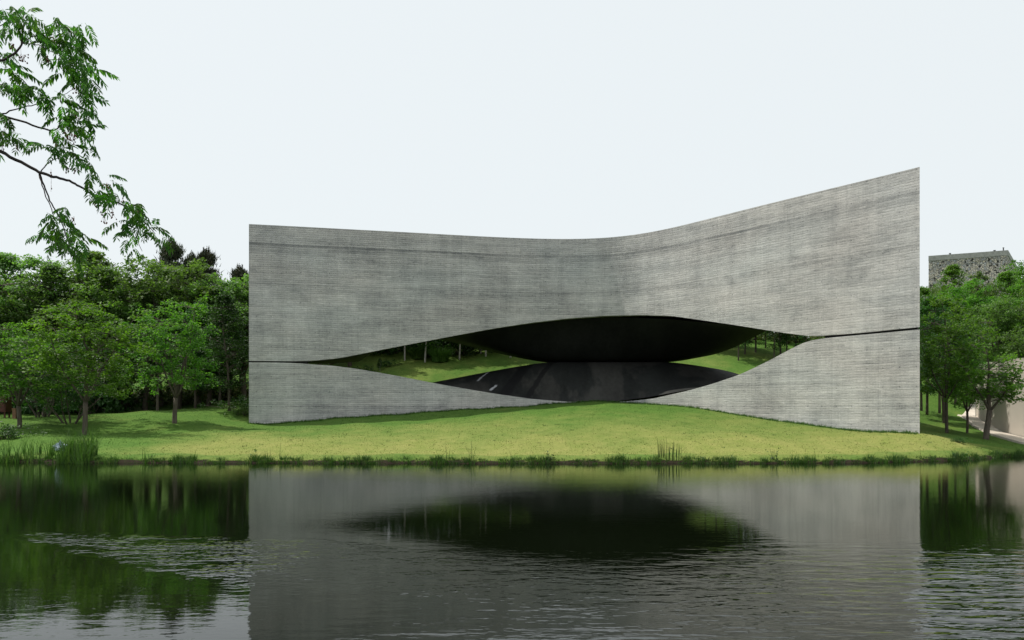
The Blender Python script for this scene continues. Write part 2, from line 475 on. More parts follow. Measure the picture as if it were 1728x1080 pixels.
def zgr(px):  return CAMZ + (HOR - np.interp(px, gr_px, gr_py))*Dwall(px)/F

ctrl = []
for x in np.arange(-60, 61, 5): ctrl.append((x, float(shore(x)), 0.16))
for p in gr_px:
    D = float(Dwall(p)); ctrl.append(((p-CXP)*D/F, D, float(zgr(p))))
def cp(px, py, D): ctrl.append(P(px, py, D))
for args in ((295,714,46),(140,733,42),(35,718,44),(300,692,58),(180,693,58),(60,694,58),(387,695,52),(370,684,57),
             (330,689,56),(266,694,54),(1598,730,42),(1663,740,40),(1646,707,52),(1615,699,55),(1728,738,43.5),(1728,750,40.5),(1565,695,50),(1580,655,60)):
    cp(*args)
ctrl += [(-10,58,2.7),(-4,58,2.7),(3,58.5,2.7),(10,58,2.7),(15,56,2.6),(-10,62,3.8),(0,62,3.8),(12,62,3.8),(18,62,4.0),
         (-12,67,5.3),(-4,67,5.3),(5,67,5.3),(14,67,5.3),(-10,72,6.8),(2,72,6.9),(14,72,6.9),(24,66,5.0),
         (-8,80,8.6),(6,80,8.8),(20,80,8.6),(-20,63,3.2),(-28,66,3.0),(-38,62,2.6),(-25,75,6.0),(-38,78,6.2),(-30,95,9),(-55,90,8),(0,100,11),(30,95,9.5),
         (34,52,1.6),(45,60,3.5),(60,80,7),(60,110,10),(-60,60,2.6),(-60,120,12),(0,130,13),(-20,38,0.8),(-30,40,0.9),(-45,42,1.0),(50,48,1.0)]
CT = np.array(ctrl)
def _tps_k(r2): return 0.5*r2*np.log(r2 + 1e-9)
_A = CT[:, :2]/10.0
_n = len(CT)
_K = _tps_k(((_A[:, None]-_A[None])**2).sum(-1)) + np.eye(_n)*0.0015
_Pm = np.c_[np.ones(_n), _A]
_M = np.block([[_K, _Pm], [_Pm.T, np.zeros((3, 3))]])
_w = np.linalg.solve(_M, np.r_[CT[:, 2], 0, 0, 0])
def hill(x, y):
    q = np.stack([x, y], -1)/10.0
    out = np.zeros(len(x))
    for i in range(0, len(x), 20000):
        s = q[i:i+20000]
        out[i:i+20000] = _tps_k(((s[:, None]-_A[None])**2).sum(-1)) @ _w[:_n] + _w[_n] + s @ _w[_n+1:]
    return out
def zg(x, y):
    x = np.atleast_1d(np.asarray(x, float)); y = np.atleast_1d(np.asarray(y, float))
    xc = np.clip(x, -60, 60); yc = np.clip(y, 20, 130)
    h = hill(xc, yc)
    far = np.hypot(x-xc, y-np.clip(y, -1e9, 130))
    h = h + 6.0*(1-np.exp(-far/60.0))
    h += 0.05*np.sin(x*0.7+1.3)*np.sin(y*0.55) + 0.025*np.sin(x*2.3+y*1.1)
    d = y - shore(x)
    land = np.where(d > 0, np.minimum(h, 0.04 + d*0.5) , 0.04 + 0.0*d)
    land = np.where(d > 0, np.maximum(land, 0.035 + 0.012*np.minimum(d, 8)), land)
    bed = np.maximum(-1.3, 0.04 + d*0.9)
    z = np.where(d > 0, land, bed)
    # near bank behind and beside the viewer
    nb = np.clip((5.2 - y)*0.45 - 0.05, -1.3, 0.45)
    z = np.maximum(z, nb)
    # pond closes beyond the frame on both sides
    side = np.clip((np.abs(x) - 62)*0.25, -1.3, 0.6)
    z = np.where(y < shore(x)+1, np.maximum(z, side), z)
    return z
def zg1(x, y): return float(zg([x], [y])[0])

xs = np.concatenate([-np.geomspace(1500, 62, 14), np.arange(-58, -30, 2.0), np.arange(-30, 30.01, 0.45), np.arange(32, 60, 2.0), np.geomspace(62, 1500, 14)])
ys = np.concatenate([-np.geomspace(600, 10, 8), np.arange(-6, 30, 1.5), np.arange(30.5, 39, 0.12), np.arange(39, 46, 0.25), np.arange(46, 78, 0.5), np.arange(79, 130, 3.0), np.geomspace(134, 2500, 14)])
X, Y = np.meshgrid(xs, ys)
Z = zg(X.ravel(), Y.ravel())
nx, ny = len(xs), len(ys)
idx = np.arange(nx*ny).reshape(ny, nx)
q = np.stack([idx[:-1, :-1], idx[:-1, 1:], idx[1:, 1:], idx[1:, :-1]], -1).reshape(-1, 4)
dd = Y.ravel() - shore(X.ravel())
xr, yr = X.ravel(), Y.ravel()
wallD = np.interp(xr, [-40, -14.8, 3, 8, 17.5, 40], [46, 50, 54.5, 52, 38.2, 36])
dry = np.clip(1.12 - np.abs(dd)/16.0, 0, 1)
dry = np.where(yr > wallD, 0.25, dry)
dry *= np.clip((xr + 17)/5, 0.0, 1)*np.clip((24 - xr)/6, 0.1, 1)
dry = np.where(dd > 9, np.minimum(dry, 0.75), dry)
soil = np.where(dd < 0.08, 1.0, np.where(dd < 0.25, 0.35, 0.0))
dry = np.where((dd > 0) & (dd < 1.0), dry*0.35 + 0.1, dry)
gm = mesh_np('ground', np.stack([xr, yr, Z], -1), q, M_ground, True, attrs={'dry': dry, 'soil': soil})
tag(link('ground', gm), kind='structure')

# pond surface
wm = MB(); wm.v = [(-75,-1,0),(75,-1,0),(75,50,0),(-75,50,0)]; wm.f = [(0,1,2,3)]
tag(link('pond_water', wm.mesh('pond_water', M_water)), kind='structure')

# ------------------------------------------------------------------ the building
NP = 150
pxs = np.linspace(420, 1552, NP)
Dw = Dwall(pxs)
wx = (pxs - CXP)*Dw/F
wy = Dw
arc = np.concatenate([[0], np.cumsum(np.hypot(np.diff(wx), np.diff(wy)))])
ZU, ZL, ZG = zup(pxs), zlo(pxs), zgr(pxs)
nrm_x = np.gradient(wy); nrm_y = -np.gradient(wx)
nl = np.hypot(nrm_x, nrm_y); nrm_x /= nl; nrm_y /= nl        # towards the viewer
TH = 0.55
bx_, by_ = wx - nrm_x*TH, wy - nrm_y*TH
bx_[0] = wx[0] + 0.02; by_[0] = wy[0]+TH
bx_[-1] = wx[-1] - 0.22; by_[-1] = wy[-1]+TH

bx_ = np.minimum(bx_, by_*((1551.0-CXP)/F) - 0.03)
bld = empty('gallery_building', (2.0, 56.0, 2.0), 'curved grey concrete gallery split by a dark eye-shaped opening, on the lawn by the pond', 'building')
BL = Vector(bld.location)

def blade(name, z0, z1, nz):
    """solid curved wall between the heights z0(px) and z1(px)"""
    V = []; UV = []; Fc = []
    t = np.linspace(0, 1, nz+1)
    for (ax, ay) in ((wx, wy), (bx_, by_)):
        for k in t:
            z = z0 + (z1-z0)*k
            V.append(np.stack([ax, ay, z], -1)); UV.append(np.stack([arc, z], -1))
    V = np.concatenate(V); UV = np.concatenate(UV)
    o2 = NP*(nz+1)
    for j in range(nz):
        for i in range(NP-1):
            a_ = j*NP+i
            Fc.append((a_, a_+1, a_+NP+1, a_+NP))
            c_ = o2 + a_
            Fc.append((c_+1, c_, c_+NP, c_+NP+1))
    for i in range(NP-1):
        a_ = nz*NP+i; Fc.append((a_, a_+1, o2+a_+1, o2+a_))
        Fc.append((i+1, i, o2+i, o2+i+1))
    for j in range(nz):
        a_ = j*NP; Fc.append((a_+NP, a_, o2+a_, o2+a_+NP) if True else ())
        a_ = j*NP+NP-1; Fc.append((a_, a_+NP, o2+a_+NP, o2+a_))
    me = mesh_np(name, V - np.array(BL), Fc, M_conc, False, UV)
    # smooth shading on the big faces, sharp rims
    nf = nz*(NP-1)*2
    sm = np.zeros(len(me.polygons), dtype=bool); sm[:nf] = True
    me.polygons.foreach_set('use_smooth', sm)
    sharp = []
    rim = set()
    for e_ in me.edges: pass
    o = link(name, me, bld)
    me.set_sharp_from_angle(angle=math.radians(40))
    return o
TOPZ = np.full(NP, WTOP)
blade('upper_wall', ZU, TOPZ, 6)
blade('lower_wall', ZG - 0.9, ZL, 6)

def joint(i0, i1):
    V = []
    for (o_, dz) in ((0.10, -0.25), (0.10, 0.25)):
        zz = (ZU+ZL)/2
        V.append(np.stack([wx-nrm_x*o_, wy-nrm_y*o_, zz+dz], -1)[i0:i1])
    # keep it strictly inside the two walls
    n_ = i1-i0
    lo = V[0].copy(); lo[:, 2] = ZL[i0:i1]-0.01; hi = V[1].copy(); hi[:, 2] = ZU[i0:i1]+0.01
    lo[:, 0] = np.minimum(lo[:, 0], lo[:, 1]*((1551.0-CXP)/F)-0.05)
    hi[:, 0] = np.minimum(hi[:, 0], hi[:, 1]*((1551.0-CXP)/F)-0.05)
    Vv = np.concatenate([lo, hi, hi+np.array((0, .2, 0)), lo+np.array((0, .2, 0))])
    Ff = [(r_*n_+i, r_*n_+i+1, ((r_+1) % 4)*n_+i+1, ((r_+1) % 4)*n_+i) for r_ in range(4) for i in range(n_-1)]
    link('shadow_joint', mesh_np('shadow_joint', Vv-np.array(BL), Ff, M_soffit), bld)
joint(0, int(np.searchsorted(pxs, 520)))
joint(int(np.searchsorted(pxs, 1392)), NP)

# body between the front wall and the curved rear face
sN = (arc/arc[-1])
xmid = np.interp(np.linspace(0, 1, NP), [0, 1], [wx[0], wx[-1]])
def depth_of(x):
    d = np.interp(x, [-14.9, -12, -9, -5, 0, 5, 10, 14, 16, 17.6], [0.0, 2.4, 4.6, 8.5, 11.5, 12.5, 13.0, 11.0, 5.0, 0.0])
    return d
front_y = lambda x: np.interp(x, wx, wy)
NKX, NKY, NRX, NRY = 6.35, 59.2, 3.15, 1.3
def dist_neck(x, y):
    ddx = np.maximum(np.abs(x-NKX)-NRX, 0)
    ddy = np.maximum(np.abs(y-NKY)-NRY, 0)*1.6
    return np.hypot(ddx, ddy)
def up_field(x, y):
    d = dist_neck(x, y)
    fun = 5.12 + np.where(x > NKX, 0.185, 0.262)*(np.sqrt(d*d+4)-2)
    rim = np.interp(x, wx, ZU)
    fy = front_y(x)
    w = np.clip((y-fy-TH-0.02)/np.maximum(NKY-NRY-fy-TH, 1.0), 0, 1)
    w = (1-(1-w)**1.7)*np.clip((x+9.6)/3.6, 0, 1)
    z = rim*(1-w) + fun*w + 0.14*np.clip((y-NKY-2)/4, 0, 1)
    return z
def lo_field(x, y):
    d = dist_neck(x, y)
    fun = 5.06 - 0.205*(np.sqrt(d*d+4)-2)
    rim = np.interp(x, wx, ZL)
    fy = front_y(x)
    w = np.clip((y-fy-TH-0.02)/np.maximum(NKY-NRY-fy-TH, 1.0), 0, 1)
    w = 1-(1-w)**2.1
    return rim*(1-w) + fun*w - 0.25*np.clip((y-NKY-1.5)/4, 0, 1)

def body(name, field, capz, mat, side_mat, x0i, x1i, sharpen=None):
    NT = 44
    ii = range(x0i, x1i)
    xs_ = bx_[x0i:x1i]; y0 = by_[x0i:x1i] + 0.01
    dep = np.maximum(depth_of(xs_), 0.0)
    n = len(xs_)
    V = []
    for k in range(NT+1):
        y = y0 + dep*(k/NT)
        V.append(np.stack([xs_, y, field(xs_, y)], -1))
    V = np.concatenate(V)
    idx_ = np.arange(n*(NT+1)).reshape(NT+1, n)
    a_ = idx_[:-1, :-1].ravel(); b_ = idx_[:-1, 1:].ravel(); c_ = idx_[1:, 1:].ravel(); d_ = idx_[1:, :-1].ravel()
    Fq = np.stack([a_, b_, c_, d_], -1)
    me = mesh_np(name, V - np.array(BL), Fq, mat, True)
    o = link(name, me, bld)
    # rear face + cap (roof or footing)
    rear = V[-n:]
    nr = 24
    cap = np.full(n, capz) if np.isscalar(capz) else capz
    Vr = []
    for k in range(nr+1):
        z = rear[:, 2] + (cap-rear[:, 2])*k/nr
        Vr.append(np.stack([rear[:, 0], rear[:, 1]+0.02, z], -1))
    Vr = np.concatenate(Vr)
    idr = np.arange(n*(nr+1)).reshape(nr+1, n)
    Fr = np.stack([idr[:-1, 1:].ravel(), idr[:-1, :-1].ravel(), idr[1:, :-1].ravel(), idr[1:, 1:].ravel()], -1)
    uvr = np.stack([np.tile(arc[x0i:x1i], nr+1), Vr[:, 2]], -1)
    link(name.split('_')[0] + '_rear_wall', mesh_np('rear', Vr - np.array(BL), Fr, side_mat, True, uvr), bld)
    return V, n
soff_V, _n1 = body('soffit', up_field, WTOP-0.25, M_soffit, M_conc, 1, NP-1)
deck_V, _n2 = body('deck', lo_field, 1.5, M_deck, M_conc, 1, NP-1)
# roof slab a little below the parapet
xs_ = bx_[1:-1]; y0 = by_[1:-1]+0.01; dep = depth_of(xs_)
Vt = np.concatenate([np.stack([xs_, y0, np.full(len(xs_), WTOP-0.25)], -1), np.stack([xs_, y0+dep+0.02, np.full(len(xs_), WTOP-0.25)], -1)])
n = len(xs_)
link('roof', mesh_np('roof', Vt - np.array(BL), np.array([(i, i+1, n+i+1, n+i) for i in range(n-1)]), M_roof), bld)
# drain slot at the low point of the opening
mb = MB(); sx, sy, sz = P(992, 679.5, float(Dwall(992))-0.03)
mb.box(sx-0.45-BL.x, sx+0.45-BL.x, sy-0.05-BL.y, sy-BL.y, sz-0.03-BL.z, sz+0.06-BL.z)
link('drain_slot', mb.mesh('drain_slot', M_darkmetal), bld)

# ------------------------------------------------------------------ stone clad building on the right
def stone_material():
    m, nt, ns, ls, b = mat_new('rubble_stone_cladding')
    tc = ns.new('ShaderNodeTexCoord'); o = tc.outputs['Object']
    v = ns.new('ShaderNodeTexVoronoi'); v.inputs['Scale'].default_value = 4.6; ls.new(o, v.inputs['Vector'])
    v2 = ns.new('ShaderNodeTexVoronoi'); v2.feature = 'DISTANCE_TO_EDGE'; v2.inputs['Scale'].default_value = 4.6; ls.new(o, v2.inputs['Vector'])
    hs = ns.new('ShaderNodeSeparateColor'); ls.new(v.outputs['Color'], hs.inputs[0])
    c = mix(nt, hs.outputs[0], (0.30, 0.30, 0.31), (0.66, 0.58, 0.49))
    c = mix(nt, maprange(nt, hs.outputs[1], 0.6, 1, 0, 0.7), c, (0.38, 0.40, 0.46))
    c = mix(nt, maprange(nt, hs.outputs[2], 0.82, 0.9), c, (0.03, 0.03, 0.03))
    c = mix(nt, maprange(nt, v2.outputs['Distance'], 0.02, 0.09, 1, 0), c, (0.16, 0.15, 0.135))
    ls.new(c, b.inputs['Base Color']); b.inputs['Roughness'].default_value = 0.9
    ls.new(bump(nt, maprange(nt, v2.outputs['Distance'], 0, 0.15), 0.8, 0.08), b.inputs['Normal'])
    return m
M_stone = stone_material()
sb = empty('stone_building', (54, 112, 8), 'mottled stone-clad building under a grey concrete band, rising behind the right trees', 'building')
A = (48.9*1.0, 104.3+0.0)
zt = 20.75
c0 = ((1567-CXP)*109.0/F, 109.0); c1 = ((1700.5-CXP)*105.0/F, 105.0); c2 = ((1722-CXP)*122.0/F, 122.0); c3 = (c2[0]-8.5, 126.5)
def prism(name, pts, z0, z1, mat):
    V = [(p[0]-54, p[1]-112, z0-8) for p in pts] + [(p[0]-54, p[1]-112, z1-8) for p in pts]
    k = len(pts)
    Fp = [tuple(range(k))[::-1], tuple(range(k, 2*k))] + [(i, (i+1) % k, (i+1) % k+k, i+k) for i in range(k)]
    return link(name, mesh_np(name, V, Fp, mat), sb)
prism('stone_wall', [c0, c1, c2, c3], 6, zt-0.62, M_stone)
ex = lambda p, kx, ky: (p[0]+kx, p[1]+ky)
prism('parapet_band', [ex(c0,-0.04,-0.05), ex(c1,0.02,-0.06), ex(c2,0.06,0.0), ex(c3,0,0.05)], zt-0.615, zt, M_roof)
mb = MB()
for (px, h, w) in ((1607, 0.16, 0.07), (1696.5, 0.36, 0.05), (1682, 0.12, 0.08)):
    mb = MB(); t_ = (px-1567)/133.5
    x_ = c0[0]+(c1[0]-c0[0])*t_-54; y_ = c0[1]+(c1[1]-c0[1])*t_+0.4-112
    mb.box(x_-w, x_+w, y_-w, y_+w, zt-8+0.002, zt-8+h); mb.box(x_-w*1.5, x_+w*1.5, y_-w*1.5, y_+w*1.5, zt-8+h+0.002, zt-8+h+0.05)
    link('roof_fitting', mb.mesh('roof_fitting', M_darkmetal), sb)

# ------------------------------------------------------------------ curved pale wall and path on the right
cw = empty('curved_wall', (24, 46, 1), 'smooth pale plaster wall curving away beside the path at the right edge', 'wall')
line = [(1646, 707, 51.5), (1649, 710, 49.8), (1656, 714.5, 48.0), (1668, 719, 46.4), (1690, 727, 44.6), (1728, 739, 42.6), (1790, 756, 40.2), (1900, 780, 37)]
pp = [P(*l) for l in line]
ts = np.linspace(0, len(pp)-1, 60)
LX = np.interp(ts, range(len(pp)), [p[0] for p in pp]); LY = np.interp(ts, range(len(pp)), [p[1] for p in pp])
k7 = np.ones(7)/7
LXs = np.convolve(np.pad(LX, 3, 'edge'), k7, 'valid'); LYs = np.convolve(np.pad(LY, 3, 'edge'), k7, 'valid')
LXs[0], LYs[0] = LX[0], LY[0]
tx, ty = np.gradient(LXs), np.gradient(LYs); l_ = np.hypot(tx, ty); tx /= l_; ty /= l_
V = []; m_ = len(LXs)
for (ox, z0) in ((0, 'g'), (0, 4.45), (0.4, 4.45), (0.4, 'g')):
    zz = np.full(m_, -0.3) if z0 == 'g' else np.full(m_, z0)
    V.append(np.stack([LXs - ty*ox - 24, LYs + tx*ox - 46, zz-1], -1))
V = np.concatenate(V)
Fc = []
for r in range(3):
    for i in range(m_-1): Fc.append((r*m_+i, r*m_+i+1, (r+1)*m_+i+1, (r+1)*m_+i))
Fc += [(0, m_, 2*m_, 3*m_), (m_-1, 4*m_-1, 3*m_-1, 2*m_-1)]
me = mesh_np('wall_face', V, Fc, M_plaster, True); o = link('wall_face', me, cw); me.set_sharp_from_angle(angle=math.radians(30))

inner = [(1650, 690, 57), (1646, 699, 54), (1646, 707.5, 51.4), (1656, 715, 47.9), (1690, 727.6, 44.5), (1728, 739.6, 42.5), (1790, 757, 40.1), (1860, 770, 38.9)]
outer = [(1640, 691, 57), (1618, 697, 54), (1615, 702, 51.5), (1636, 719, 46.6), (1664, 733, 43.2), (1728, 752, 40.3), (1790, 762, 39.3), (1860, 775, 38.2)]
V = []; nn = 60
tt = np.linspace(0, len(inner)-1, nn)
def curve(lst):
    p_ = np.array([P(*l)[:2] for l in lst]); return np.stack([np.interp(tt, range(len(lst)), p_[:, i]) for i in (0, 1)], -1)
ci, co = curve(inner), curve(outer)
NW = 8
for k in range(NW+1):
    pt = ci + (co-ci)*k/NW
    V.append(np.c_[pt, zg(pt[:, 0], pt[:, 1]) + 0.09])
# a slab edge going down
pt = co; V.append(np.c_[pt, zg(pt[:, 0], pt[:, 1]) - 0.2])
V = np.concatenate(V); idp = np.arange(nn*(NW+2)).reshape(NW+2, nn)
Fq = np.stack([idp[:-1, :-1].ravel(), idp[:-1, 1:].ravel(), idp[1:, 1:].ravel(), idp[1:, :-1].ravel()], -1)
tag(link('path', mesh_np('path', V, Fq, M_path, True)), kind='structure')

# ------------------------------------------------------------------ trees
def leaf_cloud(cen, nper, spread, size, flat=0.6, up=0.55, asp=0.5, r=None):
    """small folded-diamond leaves scattered round clump centres; returns verts, faces"""
    r = r or rng
    cen = np.asarray(cen)
    n = len(cen)*nper
    c = np.repeat(cen, nper, 0)
    sp = np.repeat(np.asarray(spread) if np.ndim(spread) else np.full(len(cen), spread), nper)
    off = r.normal(0, 1, (n, 3)); off /= np.maximum(np.linalg.norm(off, axis=1, keepdims=True), 1e-6)
    off *= (r.random((n, 1))**0.5)
    off *= sp[:, None]; off[:, 2] *= flat
    p = c + off
    nv = r.normal(0, 1, (n, 3)); nv[:, 2] = np.abs(nv[:, 2]) + up*2
    nv /= np.linalg.norm(nv, axis=1, keepdims=True)
    t = r.normal(0, 1, (n, 3)); t -= (t*nv).sum(1, keepdims=True)*nv
    t /= np.linalg.norm(t, axis=1, keepdims=True)
    bvec = np.cross(nv, t)
    L = size*(0.6+0.8*r.random((n, 1)))
    W = L*asp
    v = np.stack([p - t*L*0.5, p + bvec*W*0.5, p + t*L*0.5, p - bvec*W*0.5], 1).reshape(-1, 3)
    f = np.arange(n*4).reshape(n, 4)
    return v, f

def tree_proto(name, seed, H, R, fork, style, nclump, nper, size, spread, leaf, barkm, thick=1.0):
    r = np.random.default_rng(seed)
    mb = MB(); cen = []
    def wob(p0, d0, L, n, bend):
        pts = [np.array(p0, float)]; d = np.array(d0, float); d /= np.linalg.norm(d)
        for i in range(n):
            d = d + r.normal(0, bend, 3); d[2] += 0.03; d /= np.linalg.norm(d)
            pts.append(pts[-1] + d*L/n)
        return pts
    rt = 0.022*H*thick
    if style == 'vase':
        tr = wob((0, 0, -0.4), (r.normal(0, .04), r.normal(0, .04), 1), fork+0.4, 4, 0.04)
        mb.tube(tr, [rt*1.25, rt*1.05, rt, rt*0.95, rt*0.95], 8)
        nl_ = int(r.integers(4, 6)); leaders = []
        for k in range(nl_):
            az = 2*math.pi*(k+r.random()*0.5)/nl_; el = 0.34 + 0.25*r.random() if k else 0.05
            L = (H-fork)*(0.92 if k == 0 else 0.72+0.15*r.random())
            d = (math.sin(el)*math.cos(az), math.sin(el)*math.sin(az), math.cos(el))
            p = wob(tr[-1]-np.array((0, 0, 0.05)), d, L, 7, 0.10)
            r0 = rt*(0.75 if k == 0 else 0.5)
            mb.tube(p, [r0*(1-0.12*i) for i in range(8)], 6)
            leaders.append((p, r0))
    elif style in ('slim', 'pine'):
        p = wob((0, 0, -0.4), (r.normal(0, .03), r.normal(0, .03), 1), H*0.97+0.4, 9, 0.03)
        mb.tube(p, [rt*(1.1-0.11*i) for i in range(10)], 7)
        leaders = [(p, rt)]
    else:                                                       # multi-stem
        leaders = []
        for k in range(6):
            az = 2*math.pi*(k+r.random()*0.6)/6; el = 0.15 + 0.45*r.random()
            d = (math.sin(el)*math.cos(az), math.sin(el)*math.sin(az), math.cos(el))
            p = wob((0.15*math.cos(az), 0.15*math.sin(az), -0.3), d, H*0.9, 7, 0.10)
            mb.tube(p, [rt*0.6*(1-0.12*i) for i in range(8)], 6)
            leaders.append((p, rt*0.6))
    def envelope(z):
        t = (z-fork*0.8)/(H-fork*0.8)
        t = min(max(t, 0), 1)
        if style == 'pine': return R*(1-t)**0.7*(0.5+0.5*min(1, t*5))
        return R*math.sin(math.pi*min(1, (0.16+0.84*t))**0.85)**0.6
    tips = []
    nb = nclump
    tries = 0
    while len(cen) < nb and tries < nb*8:
        tries += 1
        p, r0 = leaders[int(r.integers(len(leaders)))]
        k = 1 + r.random()*(len(p)-1.01)
        i = int(k); base = p[i]*(1-(k-i)) + p[min(i+1, len(p)-1)]*(k-i)
        if base[2] < fork*0.85: continue
        az = r.random()*2*math.pi
        R_ = envelope(base[2])
        L = R_*(0.45+0.55*r.random())
        rise = 0.35 if style != 'pine' else 0.12
        tip = np.array((math.cos(az)*L, math.sin(az)*L, base[2]+L*rise*(r.random()*2.2-0.75)+r.normal(0, .15)))
        tip[2] = max(tip[2], fork*0.75)
        tip[:2] += base[:2]*0.5
        if tip[2] > H: tip[2] = H - r.random()*0.3
        midp = (base+tip)/2 + np.array((0, 0, 0.10*L))
        if len(tips) < 80:
            mb.tube([base, midp, tip], [r0*0.25, r0*0.16, r0*0.06], 4, False)
        tips.append((base, midp, tip))
        cen.append(tip); 
        if r.random() < 0.55: cen.append((midp+tip)/2 + r.normal(0, .08, 3))
        if r.random() < 0.18: cen.append(midp)
    for p, r0 in leaders: cen.append(p[-1]); cen.append(p[-2])
    cen = np.array(cen)
    sp = spread*(0.55+0.75*r.random(len(cen)))
    if style == 'pine':
        # upright needle candles
        vs_, fs_ = [], []
        n_ = len(cen)*nper
        c = np.repeat(cen, nper, 0) + r.normal(0, 1, (n_, 3))*np.array([spread*0.5, spread*0.5, spread*0.25])
        d = r.normal(0, 1, (n_, 3))*0.5; d[:, 2] = np.abs(d[:, 2]) + 0.6
        d /= np.linalg.norm(d, axis=1, keepdims=True)
        s_ = np.cross(d, r.normal(0, 1, (n_, 3))); s_ /= np.linalg.norm(s_, axis=1, keepdims=True)
        L = size*(0.7+0.6*r.random((n_, 1)))
        v = np.stack([c - s_*L*0.10, c + s_*L*0.10, c + d*L*1.2], 1).reshape(-1, 3)
        # candles at the top
        f = np.arange(n_*3).reshape(n_, 3)
        kc = [cen[j] for j in np.argsort(-cen[:, 2])[:26]]
        cv, cf = [], []
        for c_ in kc:
            hh = 0.5+0.6*r.random()
            m2 = 60
            zz = r.random(m2)*hh
            aa = r.random(m2)*2*math.pi
            b0 = np.stack([c_[0]+0*zz, c_[1]+0*zz, c_[2]+zz], -1)
            dv = np.stack([np.cos(aa), np.sin(aa), 1.1+0*aa], -1); dv /= np.linalg.norm(dv, axis=1, keepdims=True)
            ss = np.stack([-np.sin(aa), np.cos(aa), 0*aa], -1)
            L2 = 0.24*(1.1-zz/hh*0.6)[:, None]
            cv.append(np.stack([b0-ss*0.02, b0+ss*0.02, b0+dv*L2], 1).reshape(-1, 3))
        cv = np.concatenate(cv); cf = np.arange(len(cv)).reshape(-1, 3) + len(v)
        v = np.concatenate([v, cv]); f = np.concatenate([f, cf])
    else:
        v, f = leaf_cloud(cen, nper, sp, size, 0.55, 0.55, 0.55, r)
    tm = mb.mesh(name + '_trunk', barkm, True)
    cm = mesh_np(name + '_crown', v, f, leaf, False)
    return dict(trunk=tm, crown=cm, H=H)

protos = {
 'lawn1': tree_proto('lawn_tree', 11, 6.7, 2.4, 1.35, 'vase', 300, 38, 0.135, 0.36, M_leaf, M_bark, 0.8),
 'lawn2': tree_proto('lawn_tree', 23, 6.2, 2.5, 1.5, 'vase', 300, 38, 0.135, 0.36, M_leaf, M_bark, 0.75),
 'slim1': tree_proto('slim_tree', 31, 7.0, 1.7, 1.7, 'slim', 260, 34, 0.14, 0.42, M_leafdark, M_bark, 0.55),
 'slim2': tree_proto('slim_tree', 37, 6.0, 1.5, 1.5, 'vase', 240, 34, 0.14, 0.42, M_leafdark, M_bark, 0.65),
 'multi': tree_proto('multi_stem_tree', 41, 5.0, 2.0, 0.9, 'multi', 260, 34, 0.13, 0.42, M_leafdark, M_bark, 0.9),
 'wood1': tree_proto('wood_tree', 51, 9.0, 3.2, 2.0, 'vase', 420, 36, 0.19, 0.50, M_leafback, M_bark),
 'wood2': tree_proto('wood_tree', 53, 8.5, 3.6, 1.8, 'vase', 420, 36, 0.19, 0.50, M_leafback, M_bark),
 'wood3': tree_proto('wood_tree', 57, 9.5, 2.8, 2.0, 'slim', 400, 36, 0.18, 0.48, M_leafback, M_bark),
 'pine': tree_proto('pine', 61, 9.5, 2.6, 3.0, 'pine', 260, 70, 0.30, 0.5, M_needle, M_bark),
 'right1': tree_proto('right_tree', 71, 7.4, 2.2, 1.75, 'vase', 300, 36, 0.14, 0.36, M_leaf, M_bark, 0.6),
 'right2': tree_proto('right_tree', 73, 4.6, 1.55, 1.35, 'vase', 110, 42, 0.13, 0.36, M_leaf, M_bark, 1.2),
 'pale': tree_proto('staked_tree', 81, 6.0, 1.7, 1.9, 'slim', 200, 26, 0.18, 0.5, M_leafdark, M_barkpale, 0.6),
}
def tree(name, proto, px, D, H, label, group=None, rot=None, wide=1.0, cat='tree', crown_mat=None):
    pr = protos[proto]
    x = (px-CXP)*D/F
    t = empty(name, (x, D, zg1(x, D)), label, cat, group)
    s = H/pr['H']
    t.scale = (s*wide, s*wide, s)
    t.rotation_euler = (0, 0, random.random()*6.28 if rot is None else rot)
    link('trunk', pr['trunk'], t)
    c = link('crown', pr['crown'], t)
    if crown_mat:
        c.material_slots[0].link = 'OBJECT'; c.material_slots[0].material = crown_mat
    return t

# trees on the left lawn
tree('lawn_tree', 'lawn1', 294, 46, 6.6, 'broad bright green tree with a forked trunk standing alone on the left lawn', rot=0.6)
tree('lawn_tree', 'lawn2', 141, 41.5, 6.3, 'spreading green tree with a pale leaning trunk just behind the right end of the reeds', rot=2.1, wide=1.12)
tree('lawn_tree', 'lawn1', 34, 43, 5.3, 'low-crowned green tree behind the reeds near the left edge, next to the rust-brown cabinet', rot=3.9, wide=1.15)
tree('multi_stem_tree', 'multi', 72, 49, 5.2, 'dark multi-stemmed tree in the shade between the two trees behind the reeds', rot=1.0)
tree('multi_stem_tree', 'multi', 118, 45.5, 4.6, 'dark thick-stemmed tree clump close behind the pale leaning trunk', rot=2.6)
tree('slim_tree', 'slim2', 266, 54, 5.8, 'thin dark tree just left of the lone lawn tree, by the scrub bank', rot=0.3)
tree('slim_tree', 'slim1', 329, 56, 6.6, 'thin dark-trunked tree just right of the lone lawn tree', rot=1.3)
tree('slim_tree', 'slim1', 361, 61, 7.6, 'dark-trunked tree farthest back of the thin trees left of the building', rot=2.3)
tree('slim_tree', 'slim1', 371, 57, 7.4, 'pale-trunked thin tree, second out from the left edge of the building', rot=3.3)
tree('slim_tree', 'slim1', 387, 52.5, 6.8, 'slender pale-trunked tree closest to the left edge of the gallery', rot=4.4)
tree('slim_tree', 'slim2', 408, 60, 7.6, 'dark tree half hidden behind the left edge of the building', rot=5.0)
tree('slim_tree', 'slim2', 215, 58, 6.6, 'dark tree in deep shade between the leaning tree and the lone lawn tree', rot=5.6)

